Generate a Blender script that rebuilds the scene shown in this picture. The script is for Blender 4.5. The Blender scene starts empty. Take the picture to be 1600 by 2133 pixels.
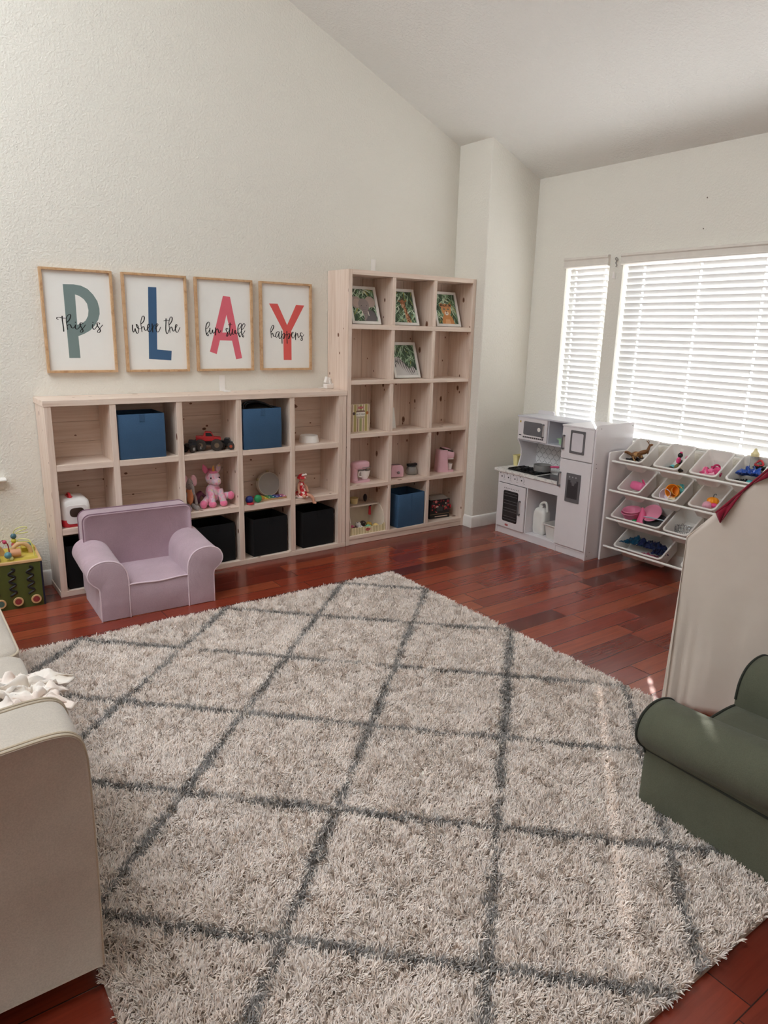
import bpy, bmesh, math, random
import numpy as np
from mathutils import Vector, Matrix, geometry, noise
from math import sin, cos, pi, radians as R
random.seed(7); RNG = np.random.default_rng(11)
C = bpy.context.scene.collection
SC = bpy.context.scene

# ------------------------------------------------------------ camera
cd = bpy.data.cameras.new('camera'); cam = bpy.data.objects.new('camera', cd); C.objects.link(cam)
yaw, pitch, roll = 0.6235, -0.2523, 0.0246
fw = Vector((sin(yaw)*cos(pitch), cos(yaw)*cos(pitch), sin(pitch)))
rt = Vector((cos(yaw), -sin(yaw), 0)); up = rt.cross(fw)
rx = cos(roll)*rt + sin(roll)*up; ux = -sin(roll)*rt + cos(roll)*up
M = Matrix((rx, ux, -fw)).transposed().to_4x4(); M.translation = Vector((-0.7581, -4.6909, 1.6275))
cam.matrix_world = M
cd.sensor_fit = 'HORIZONTAL'; cd.sensor_width = 36.0; cd.lens = 1463.84/1600*36.0
cd.clip_start = 0.05; cd.clip_end = 200
SC.camera = cam

# ------------------------------------------------------------ daylight and exposure
SKY, LOW_GLOW, SUN = 5.0, 8.5, 17.0            # overcast sky; brighter glow added below the horizon to light the ceiling
w = bpy.data.worlds.new('world'); SC.world = w; w.use_nodes = True
nt = w.node_tree; bg = nt.nodes['Background']; bg.inputs[1].default_value = 1.0
tc = nt.nodes.new('ShaderNodeTexCoord'); sx_ = nt.nodes.new('ShaderNodeSeparateXYZ'); nt.links.new(tc.outputs['Generated'], sx_.inputs[0])
def wm(op, a, b_=None, clamp=False):
    m = nt.nodes.new('ShaderNodeMath'); m.operation = op; m.use_clamp = clamp
    for i, v in enumerate((a, b_)):
        if v is None: continue
        if isinstance(v, (int, float)): m.inputs[i].default_value = v
        else: nt.links.new(v, m.inputs[i])
    return m.outputs[0]
below = wm('MULTIPLY', sx_.outputs[2], -8.0, True)                       # 0 above the horizon, 1 well below
east = wm('ADD', wm('MULTIPLY', sx_.outputs[0], 1.5), 0.3, True)         # the added low glow stays on the window side
k_ = wm('MULTIPLY', below, east)
mxw = nt.nodes.new('ShaderNodeMixRGB'); nt.links.new(k_, mxw.inputs[0])
mxw.inputs[1].default_value = (0.91*SKY, 0.965*SKY, 1.0*SKY, 1); mxw.inputs[2].default_value = (0.97*LOW_GLOW, 0.98*LOW_GLOW, 0.985*LOW_GLOW, 1)
nt.links.new(mxw.outputs[0], bg.inputs[0])
SC.view_settings.view_transform = 'Standard'; SC.view_settings.look = 'None'
SC.view_settings.gamma = 1.0; SC.view_settings.use_curve_mapping = False
SC.view_settings.exposure = 0.38
cy = SC.cycles
cy.max_bounces = 10; cy.diffuse_bounces = 6; cy.glossy_bounces = 3; cy.transmission_bounces = 6; cy.transparent_max_bounces = 8
cy.caustics_reflective = False; cy.caustics_refractive = False
cy.sample_clamp_indirect = 6.0; cy.use_denoising = True
XR = 3.8166                       # plane of the window wall
WIN = {1: (-1.1405, -0.7263, 0.86, 2.2166), 2: (-4.10, -1.2596, 0.86, 2.2166)}   # y0, y1, z0, z1
WIN3 = (-2.05, -0.30, 0.72, 2.15)                                               # x0, x1, z0, z1 on the left wall
def portal(name, loc, rot, sx, sy):
    l = bpy.data.lights.new(name, 'AREA'); l.shape = 'RECTANGLE'; l.size = sx; l.size_y = sy
    l.cycles.is_portal = True
    o = bpy.data.objects.new(name, l); o.location = loc; o.rotation_euler = rot; C.objects.link(o)
for k, (y0, y1, z0, z1) in WIN.items():
    portal('window_portal', (XR+0.16, (y0+y1)/2, (z0+z1)/2), (0, R(90), 0), z1-z0, y1-y0)
portal('window_portal', ((WIN3[0]+WIN3[1])/2, 0.16, (WIN3[2]+WIN3[3])/2), (R(-90), 0, 0), WIN3[1]-WIN3[0], WIN3[3]-WIN3[2])

FILL_OPENING = (-3.0, -0.8, -3.7, -0.5)                                                  # x0, x1, y0, y1 unseen opening added in the far slope for fill light
portal('fill_opening_portal', ((FILL_OPENING[0]+FILL_OPENING[1])/2, (FILL_OPENING[2]+FILL_OPENING[3])/2, 4.55), (0, R(-22.5), 0), (FILL_OPENING[1]-FILL_OPENING[0])*1.1, FILL_OPENING[3]-FILL_OPENING[2])
sl = bpy.data.lights.new('sun', 'SUN'); sl.energy = SUN; sl.angle = R(0.53); sl.color = (1, .97, .93)
so = bpy.data.objects.new('sun', sl); C.objects.link(so)
so.rotation_euler = Vector((-.753, -.658, -.487)).to_track_quat('-Z', 'Y').to_euler()
# ------------------------------------------------------------ materials
def lin(c):
    return tuple(((v/255)/12.92 if v/255 <= 0.04045 else ((v/255+0.055)/1.055)**2.4) for v in c) + (1,)
class NT:
    def __init__(s, name):
        s.m = bpy.data.materials.new(name); s.m.use_nodes = True
        s.t = s.m.node_tree; s.b = s.t.nodes['Principled BSDF']; s.out = s.t.nodes['Material Output']
    def n(s, typ, **kw):
        nd = s.t.nodes.new('ShaderNode'+typ)
        for k, v in kw.items():
            if k.startswith('i_'):
                key = k[2:]; key = int(key) if key.isdigit() else key.replace('_', ' ')
                nd.inputs[key].default_value = v
            else: setattr(nd, k, v)
        return nd
    def l(s, a, b): s.t.links.new(a, b)
    def coord(s, kind='Object', scale=(1, 1, 1), rnd=False):
        tc = s.n('TexCoord'); mp = s.n('Mapping'); mp.inputs['Scale'].default_value = scale
        src = tc.outputs[kind]
        if rnd:
            oi = s.n('ObjectInfo'); cmb = s.n('VectorMath', operation='SCALE'); cmb.inputs[0].default_value = (37.1, 51.3, 29.7)
            s.l(oi.outputs['Random'], cmb.inputs['Scale']); ad = s.n('VectorMath', operation='ADD')
            s.l(src, ad.inputs[0]); s.l(cmb.outputs[0], ad.inputs[1]); src = ad.outputs[0]
        s.l(src, mp.inputs['Vector']); return mp.outputs[0]
    def noise(s, vec, scale, detail=3, rough=0.55, dist=0):
        nd = s.n('TexNoise', i_Scale=scale, i_Detail=detail, i_Roughness=rough, i_Distortion=dist); s.l(vec, nd.inputs['Vector']); return nd.outputs['Fac']
    def ramp(s, fac, stops, interp='LINEAR'):
        r = s.n('ValToRGB'); r.color_ramp.interpolation = interp; el = r.color_ramp.elements
        while len(el) < len(stops): el.new(0.5)
        for e, (p, c) in zip(el, stops): e.position = p; e.color = c
        s.l(fac, r.inputs[0]); return r.outputs[0]
    def mix(s, fac, a, b, mode='MIX'):
        m = s.n('MixRGB', blend_type=mode)
        for i, v in ((0, fac), (1, a), (2, b)):
            if isinstance(v, (int, float, tuple)): m.inputs[i].default_value = v
            else: s.l(v, m.inputs[i])
        return m.outputs[0]
    def math(s, op, a, b=None, c=None):
        m = s.n('Math', operation=op)
        for i, v in enumerate((a, b, c)):
            if v is None: continue
            if isinstance(v, (int, float)): m.inputs[i].default_value = v
            else: s.l(v, m.inputs[i])
        return m.outputs[0]
    def bump(s, h, strength=0.3, dist=0.002):
        b = s.n('Bump', i_Strength=strength, i_Distance=dist); s.l(h, b.inputs['Height']); s.l(b.outputs[0], s.b.inputs['Normal'])
    def set(s, **kw):
        for k, v in kw.items():
            inp = s.b.inputs[k.replace('_', ' ')]
            if hasattr(v, 'is_output'): s.l(v, inp)
            else: inp.default_value = v
        return s.m
_pl = {}
def plain(rgb, rough=0.5, metal=0, spec=0.5, var=0.04, coat=0, bumpk=0):
    """simple procedural material: colour with a faint mottling"""
    key = (rgb, rough, metal, spec, var, coat, bumpk)
    if key in _pl: return _pl[key]
    t = NT('mat_%d' % len(_pl)); c = lin(rgb)
    v = t.coord('Object', rnd=True); f = t.noise(v, 14, 3)
    col = t.ramp(f, [(0.3, tuple(x*(1-var) for x in c[:3])+(1,)), (0.7, tuple(min(1, x*(1+var)) for x in c[:3])+(1,))])
    if bumpk: t.bump(t.noise(v, 220, 2), bumpk, 0.001)
    t.set(Base_Color=col, Roughness=rough, Metallic=metal, Specular_IOR_Level=spec, Coat_Weight=coat)
    _pl[key] = t.m; return t.m
def fabric(name, rgb, weave=900, bump=0.35, sheen=0.25, var=0.08, wrinkle=0.0, wscale=9):
    t = NT(name); c = lin(rgb); v = t.coord('Object'); f = t.noise(v, 6, 4); g = t.noise(v, weave*0.35, 2)
    a = t.ramp(f, [(0.3, tuple(x*(1-var) for x in c[:3])+(1,)), (0.7, tuple(min(1, x*(1+var)) for x in c[:3])+(1,))])
    col = t.mix(0.15, a, t.ramp(g, [(0.3, (0.25, 0.25, 0.25, 1)), (0.7, (0.8, 0.8, 0.8, 1))]), 'OVERLAY')
    h = g
    if wrinkle:
        wv = t.noise(t.coord('Object', (1, 1, 0.6)), wscale, 3, 0.5, 0.6)
        h = t.math('ADD', t.math('MULTIPLY', wv, wrinkle), t.math('MULTIPLY', g, 0.12)); t.bump(h, bump, 0.02)
    else: t.bump(h, bump, 0.001)
    return t.set(Base_Color=col, Roughness=0.92, Specular_IOR_Level=0.2, Sheen_Weight=sheen)

# ------------------------------------------------------------ mesh helpers
class MB:
    def __init__(s): s.v = []; s.f = []; s.fm = []; s.T = Matrix.Identity(4)
    def add(s, vs, fs, m=0):
        o = len(s.v); s.v += [tuple(s.T @ Vector(p)) for p in vs]
        for f in fs: s.f.append([i+o for i in f]); s.fm.append(m)
        return s
    def box(s, x0, x1, y0, y1, z0, z1, m=0):
        vs = [(x, y, z) for z in (z0, z1) for y in (y0, y1) for x in (x0, x1)]
        return s.add(vs, [(0, 2, 3, 1), (4, 5, 7, 6), (0, 1, 5, 4), (2, 6, 7, 3), (0, 4, 6, 2), (1, 3, 7, 5)], m)
    def loft(s, rings, m=0, closed=True, cap=True, capend=True):
        n = len(rings[0]); vs = [p for r in rings for p in r]; fs = []
        for i in range(len(rings)-1):
            for j in range(n if closed else n-1):
                k = (j+1) % n; fs.append((i*n+j, i*n+k, (i+1)*n+k, (i+1)*n+j))
        if cap: fs.append(tuple(range(n-1, -1, -1)))
        if capend: fs.append(tuple(range((len(rings)-1)*n, len(rings)*n)))
        return s.add(vs, fs, m)
    def tube(s, path, r, n=8, m=0, closed=False, cap=True):
        P = [Vector(p) for p in path]; k = len(P); rs = r if isinstance(r, (list, tuple)) else [r]*k
        rings = []; nrm = None
        for i in range(k):
            if closed: t = P[(i+1) % k]-P[i-1]
            else: t = P[min(i+1, k-1)]-P[max(i-1, 0)]
            if t.length < 1e-9: t = Vector((0, 0, 1))
            t.normalize()
            if nrm is None: nrm = t.orthogonal().normalized()
            nrm = (nrm - t*nrm.dot(t)); nrm = nrm.normalized() if nrm.length > 1e-6 else t.orthogonal().normalized()
            b = t.cross(nrm)
            rings.append([P[i]+rs[i]*(cos(2*pi*j/n)*nrm+sin(2*pi*j/n)*b) for j in range(n)])
        if closed:
            vs = [p for q in rings for p in q]; fs = []
            for i in range(k):
                for j in range(n): fs.append((i*n+j, i*n+(j+1) % n, ((i+1) % k)*n+(j+1) % n, ((i+1) % k)*n+j))
            return s.add(vs, fs, m)
        return s.loft(rings, m, True, cap, cap)
    def cyl(s, p0, p1, r0, r1=None, n=20, m=0, cap=True):
        return s.tube([p0, p1], [r0, r0 if r1 is None else r1], n, m, False, cap)
    def lathe(s, prof, c=(0, 0, 0), n=28, m=0, cap=False):
        rings = [[(c[0]+r*cos(2*pi*j/n), c[1]+r*sin(2*pi*j/n), c[2]+z) for j in range(n)] for r, z in prof]
        return s.loft(rings, m, True, cap, cap)
    def ell(s, c, r, nu=20, nv=12, m=0, e=1.0):
        if isinstance(r, (int, float)): r = (r, r, r)
        def pw(x): return math.copysign(abs(x)**e, x)
        rings = []
        for i in range(nv+1):
            ph = -pi/2+pi*i/nv; cr = max(abs(cos(ph)), 1e-3)**e
            rings.append([(c[0]+r[0]*cr*pw(cos(2*pi*j/nu)), c[1]+r[1]*cr*pw(sin(2*pi*j/nu)), c[2]+r[2]*pw(sin(ph))) for j in range(nu)])
        return s.loft(rings, m)
    def prism(s, poly, a, b, axis='y', m=0):
        """extrude a 2d polygon along an axis; poly coords are the two other axes in order"""
        def P(u, v, w): return {'x': (w, u, v), 'y': (u, w, v), 'z': (u, v, w)}[axis]
        return s.loft([[P(u, v, a) for u, v in poly], [P(u, v, b) for u, v in poly]], m)
    def flat(s, loops, y, m=0, axis='y'):
        tri = geometry.tessellate_polygon([[Vector((u, v, 0)) for u, v in lp] for lp in loops])
        vs = [(u, y, v) if axis == 'y' else ((y, u, v) if axis == 'x' else (u, v, y)) for lp in loops for u, v in lp]
        return s.add(vs, [tuple(t) for t in tri], m)
    def build(s, name, mats, parent=None, smooth=True, bevel=0, seg=2, sub=0, ang=38, solid=0, fix=True, loc=None):
        me = bpy.data.meshes.new(name); me.from_pydata(s.v, [], s.f)
        if not isinstance(mats, (list, tuple)): mats = [mats]
        for mm in mats: me.materials.append(mm)
        if len(mats) > 1: me.polygons.foreach_set('material_index', s.fm)
        if fix:
            b = bmesh.new(); b.from_mesh(me); bmesh.ops.recalc_face_normals(b, faces=b.faces); b.to_mesh(me); b.free()
        if smooth:
            me.polygons.foreach_set('use_smooth', [True]*len(me.polygons)); me.set_sharp_from_angle(angle=R(ang))
        me.update()
        o = bpy.data.objects.new(name, me); C.objects.link(o)
        if loc: o.location = loc
        if parent is not None: o.parent = parent
        if solid: md = o.modifiers.new('solid', 'SOLIDIFY'); md.thickness = solid; md.offset = 0
        if bevel:
            md = o.modifiers.new('bevel', 'BEVEL'); md.width = bevel; md.segments = seg; md.limit_method = 'ANGLE'; md.angle_limit = R(40)
        if sub: md = o.modifiers.new('sub', 'SUBSURF'); md.levels = sub; md.render_levels = sub
        return o
def tag(o, label, cat, group=None, kind=None):
    if label: o['label'] = label
    if cat: o['category'] = cat
    if group: o['group'] = group
    if kind: o['kind'] = kind
    return o
def thing(name, label, cat, loc=(0, 0, 0), rz=0.0, group=None):
    o = bpy.data.objects.new(name, None); o.empty_display_size = 0.05; C.objects.link(o)
    o.location = loc; o.rotation_euler = (0, 0, rz); tag(o, label, cat, group); return o
def dup(root, loc=None, rz=None, label=None, group=None):
    r = root.copy(); C.objects.link(r)
    if loc is not None: r.location = loc
    if rz is not None: r.rotation_euler = (0, 0, rz)
    if label: r['label'] = label
    if group: r['group'] = group
    for ch in list(root.children):
        c = ch.copy(); C.objects.link(c); c.parent = r
        for g in list(ch.children):
            d = g.copy(); C.objects.link(d); d.parent = c
    return r
def struct(o): o['kind'] = 'structure'; return o
def smoothpath(pts, k=6, closed=False):
    P = [Vector(p) for p in pts]; n = len(P); out = []
    for i in range(n if closed else n-1):
        p0 = P[i-1] if (i > 0 or closed) else P[0]*2-P[1]
        p1 = P[i]; p2 = P[(i+1) % n]; p3 = P[(i+2) % n] if (closed or i+2 < n) else P[n-1]*2-P[n-2]
        for j in range(k):
            t = j/k
            out.append(0.5*((2*p1)+(p2-p0)*t+(2*p0-5*p1+4*p2-p3)*t*t+(3*p1-p0-3*p2+p3)*t**3))
    if not closed: out.append(P[-1])
    return out
def textmesh(txt, size):
    cu = bpy.data.curves.new('lettering', 'FONT'); cu.body = txt; cu.size = size; cu.align_x = 'CENTER'; cu.align_y = 'CENTER'; cu.resolution_u = 3
    o = bpy.data.objects.new('lettering', cu); me = o.to_mesh()
    vs = [tuple(v.co) for v in me.vertices]; fs = [tuple(p.vertices) for p in me.polygons]
    o.to_mesh_clear(); bpy.data.objects.remove(o); bpy.data.curves.remove(cu); return vs, fs
def lettering(mb, txt, size, O, U, V, m=0, sx=1.0):
    vs, fs = textmesh(txt, size); O = Vector(O); U = Vector(U); V = Vector(V)
    mb.add([O+U*(x*sx)+V*y for x, y, z in vs], fs, m)
def ngon(n, r, c=(0, 0), ry=None, a0=0):
    return [(c[0]+r*cos(a0+2*pi*i/n), c[1]+(ry or r)*sin(a0+2*pi*i/n)) for i in range(n)]
def rrect(x0, x1, y0, y1, r, k=4):
    out = []
    for cx, cyy, a in ((x1-r, y1-r, 0), (x0+r, y1-r, 90), (x0+r, y0+r, 180), (x1-r, y0+r, 270)):
        for i in range(k+1): out.append((cx+r*cos(R(a+90*i/k)), cyy+r*sin(R(a+90*i/k))))
    return out
# ------------------------------------------------------------ room shell
def wall_mat(name, rgb, sc=70, st=0.35):
    t = NT(name); c = lin(rgb); v = t.coord('Object')
    n1 = t.noise(v, sc, 3, 0.5, 0.3); n2 = t.noise(v, sc*0.32, 2)
    h = t.math('ADD', t.ramp(n1, [(0.42, (0, 0, 0, 1)), (0.62, (1, 1, 1, 1))]), n2)
    t.bump(h, st, 0.004)
    f = t.noise(v, 1.4, 2)
    return t.set(Base_Color=t.ramp(f, [(0.3, tuple(x*0.985 for x in c[:3])+(1,)), (0.7, c)]), Roughness=0.85, Specular_IOR_Level=0.25)
M_wall = wall_mat('painted_wall', (232, 229, 220))
M_ceil = wall_mat('ceiling_texture', (236, 236, 232), 60, 0.45)
M_trim = plain((236, 233, 228), 0.4)
XL, YB = -4.2, -7.4                # left end of the room, wall behind the camera
XB, DB = 3.2737, 0.3795           # the boxed corner
def zc(x):                        # vaulted ceiling height
    return 3.066-0.4146*(x-XB)*1.0 if x > -0.6 else 3.066+0.4146*(XB+0.6)-0.4146*(-0.6-x)
def wall_poly(name, quads):
    b = MB()
    for q in quads: b.add(q, [tuple(range(len(q)))])
    return struct(b.build(name, M_wall, smooth=False))
# left wall (y = 0) with a window near its far left
x0, x1, z0, z1 = WIN3; e = 0.12
def wl(xa, xb, za, zb, ya=0.0, yb=e):
    return (xa, xb, ya, yb, za, zb)
b = MB(); b.box(*wl(XL, x0, 0, z1)); b.box(*wl(x1, XR+0.2, 0, z1)); b.box(*wl(x0, x1, 0, z0))
b.prism([(XL, z1), (XR+0.2, z1), (XR+0.2, zc(XR+0.2)+0.1), (-0.6, zc(-0.6)+0.1), (XL, zc(XL)+0.1)], 0.0, e, 'y')
struct(b.build('wall_left', M_wall, smooth=False))
# boxed corner
b = MB(); b.prism([(XB, 0.0), (XB, -DB), (XR+0.02, -DB), (XR+0.02, 0.0)], 0.0, 3.2, 'z')
struct(b.build('wall_corner', M_wall, smooth=False, bevel=0.012, seg=3))
# window wall (x = XR)
b = MB(); (a0, a1, p0, p1), (c0, c1, _, _) = WIN[1], WIN[2]; t1 = XR+0.15; zt = 3.2
b.box(XR, t1, YB, 0.02, 0, p0); b.box(XR, t1, YB, 0.02, p1, zt)
b.box(XR, t1, a1, 0.02, p0, p1); b.box(XR, t1, c1, a0, p0, p1); b.box(XR, t1, YB, c0, p0, p1)
struct(b.build('wall_right', M_wall, smooth=False))
# walls out of the picture that close the room
b = MB(); b.prism([(XL, 0), (XR, 0), (XR, zc(XR)+.1), (-0.6, zc(-0.6)+.1), (XL, zc(XL)+.1)], YB-0.12, YB, 'y'); struct(b.build('wall_back', M_wall, smooth=False))
b = MB(); b.box(XL-0.12, XL, YB, 0.1, 0, zc(XL)+.1); struct(b.build('wall_far', M_wall, smooth=False))
b = MB()
def slope(xa, xb, ya, yb): b.prism([(xa, zc(xa)), (xb, zc(xb)), (xb, zc(xb)+.12), (xa, zc(xa)+.12)], ya, yb, 'y')
slope(-0.6, XR+0.15, YB, 0.1); sx0, sx1, sy0, sy1 = FILL_OPENING
slope(XL, sx0, YB, 0.1); slope(sx1, -0.6, YB, 0.1); slope(sx0, sx1, YB, sy0); slope(sx0, sx1, sy1, 0.1)  # pieces around the unseen opening cut for fill light
struct(b.build('ceiling', M_ceil, smooth=False))

# hardwood floor: 12.2 cm planks along x
t = NT('cherry_planks'); v = t.coord('Object')
sep = t.n('SeparateXYZ'); t.l(v, sep.inputs[0])
row = t.math('FLOOR', t.math('DIVIDE', t.math('ADD', sep.outputs[1], 2.64+12.2), 0.122))
rv = t.n('TexWhiteNoise', noise_dimensions='1D'); t.l(row, rv.inputs['W'])
L_ = 0.95
xs = t.math('DIVIDE', t.math('ADD', sep.outputs[0], t.math('MULTIPLY', rv.outputs['Value'], 3.7)), L_)
col_i = t.math('FLOOR', xs)
cmb = t.n('CombineXYZ'); t.l(col_i, cmb.inputs[0]); t.l(row, cmb.inputs[1])
pv = t.n('TexWhiteNoise', noise_dimensions='2D'); t.l(cmb.outputs[0], pv.inputs['Vector'])
base = t.ramp(pv.outputs['Value'], [(0.0, lin((92, 36, 26))), (0.3, lin((128, 50, 34))), (0.6, lin((142, 62, 40))), (0.85, lin((148, 72, 46))), (1.0, lin((118, 42, 30)))])
gm = t.n('Mapping'); gm.inputs['Scale'].default_value = (1.6, 26, 1)
off = t.n('VectorMath', operation='ADD'); t.l(v, off.inputs[0])
sc3 = t.n('VectorMath', operation='SCALE'); t.l(pv.outputs['Color'], sc3.inputs[0]); sc3.inputs['Scale'].default_value = 9.0
t.l(sc3.outputs[0], off.inputs[1]); t.l(off.outputs[0], gm.inputs['Vector'])
gr = t.noise(gm.outputs[0], 2.2, 5, 0.6, 0.8)
col = t.mix(0.75, base, t.ramp(gr, [(0.25, (0.36, 0.33, 0.33, 1)), (0.5, (0.5, 0.5, 0.5, 1)), (0.75, (0.62, 0.60, 0.59, 1))]), 'OVERLAY')
fy = t.math('FRACT', t.math('DIVIDE', t.math('ADD', sep.outputs[1], 2.64+12.2), 0.122)); fx = t.math('FRACT', xs)
gy = t.math('MINIMUM', fy, t.math('SUBTRACT', 1.0, fy)); gx = t.math('MINIMUM', fx, t.math('SUBTRACT', 1.0, fx))
gap = t.math('MINIMUM', t.math('MULTIPLY', gy, 0.122), t.math('MULTIPLY', gx, L_))
gk = t.n('MapRange'); gk.inputs['From Min'].default_value = 0.0006; gk.inputs['From Max'].default_value = 0.0026; t.l(gap, gk.inputs['Value'])
col = t.mix(gk.outputs[0], lin((40, 14, 10)), col)
ht = t.math('ADD', gk.outputs[0], t.math('MULTIPLY', t.noise(v, 2.5, 2), 0.5))
t.bump(ht, 0.25, 0.003)
M_floor = t.set(Base_Color=col, Roughness=t.math('ADD', t.math('MULTIPLY', gr, 0.10), 0.20), Specular_IOR_Level=0.5, Coat_Weight=0.25, Coat_Roughness=0.12)
b = MB(); b.box(XL, XR+0.1, YB, 0.1, -0.1, 0.0); struct(b.build('floor', M_floor, smooth=False))

# baseboards
def base_profile(d): return [(0, 0), (-d, 0), (-d, 0.075), (-d*0.6, 0.088), (-d*0.35, 0.098), (0, 0.1)]
b = MB(); b.prism([(y, z) for y, z in base_profile(0.014)], XL, XB, 'x'); struct(b.build('baseboard_left', M_trim, ang=60))
b = MB(); pr = base_profile(0.014)
b.loft([[(XB+u, 0.0, z) for u, z in pr], [(XB+u, -DB+u, z) for u, z in pr], [(XR, -DB+u, z) for u, z in pr]], cap=True)
struct(b.build('baseboard_corner', M_trim, ang=50))
b = MB(); b.prism([(XR+u, z) for u, z in pr], YB, -DB, 'y'); struct(b.build('baseboard_right', M_trim, ang=60))

# windows: frames, glass and sills
M_vinyl = plain((238, 238, 236), 0.35)
t = NT('window_glass'); t.set(Base_Color=(0.97, 0.99, 0.98, 1), Roughness=0.0)
lp = t.n('BsdfTransparent'); gl = t.n('BsdfGlossy'); gl.inputs['Roughness'].default_value = 0.02
mx = t.n('MixShader'); mx.inputs[0].default_value = 0.05; t.l(lp.outputs[0], mx.inputs[1]); t.l(gl.outputs[0], mx.inputs[2]); t.l(mx.outputs[0], t.out.inputs[0])
M_glass = t.m
def frame_x(name, x, y0, y1, z0, z1, mull, parent=None):
    b = MB(); w_ = 0.045
    b.box(x-.02, x+.02, y0, y0+w_, z0, z1); b.box(x-.02, x+.02, y1-w_, y1, z0, z1)
    b.box(x-.02, x+.02, y0+w_, y1-w_, z0, z0+w_); b.box(x-.02, x+.02, y0+w_, y1-w_, z1-w_, z1)
    for m_ in mull: b.box(x-.022, x+.022, m_-.035, m_+.035, z0+w_, z1-w_)
    return b.build(name, M_vinyl, parent, smooth=False)
for k, (y0, y1, z0, z1) in WIN.items():
    o = frame_x('window_%d' % k, XR+0.125, y0, y1, z0, z1, [] if k == 1 else [(y0+y1)/2+0.04]); struct(o)
    g = MB(); g.box(XR+0.123, XR+0.127, y0+.01, y1-.01, z0+.01, z1-.01); g.build('pane', M_glass, o, smooth=False)
    s_ = MB(); s_.box(XR-0.002, XR+0.105, y0+.001, y1-.001, z0-.001, z0+.012); s_.build('sill', M_trim, o, smooth=False)
b = MB(); x0, x1, z0, z1 = WIN3; w_ = .05
b.box(x0, x0+w_, .06, .10, z0, z1); b.box(x1-w_, x1, .06, .10, z0, z1); b.box(x0+w_, x1-w_, .06, .10, z0, z0+w_); b.box(x0+w_, x1-w_, .06, .10, z1-w_, z1)
b.box((x0+x1)/2-.03, (x0+x1)/2+.03, .058, .102, z0+w_, z1-w_)
o3 = struct(b.build('window_3', M_vinyl, smooth=False))
g = MB(); g.box(x0+.01, x1-.01, .078, .082, z0+.01, z1-.01); g.build('pane', M_glass, o3, smooth=False)
b = MB(); b.prism([(0.06, z0-.022), (-0.045, z0-.022), (-0.052, z0-.014), (-0.052, z0-.008), (-0.045, z0), (0.06, z0)], x0-.1, x1+.1, 'x'); b.build('sill', M_trim, o3, ang=60)
b = MB(); b.prism([(0.0, z0-.075), (-0.010, z0-.072), (-0.018, z0-.045), (-0.014, z0-.0225), (0.0, z0-.0225)], x0-.085, x1+.085, 'x'); b.build('apron', M_trim, o3, ang=60)

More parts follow.
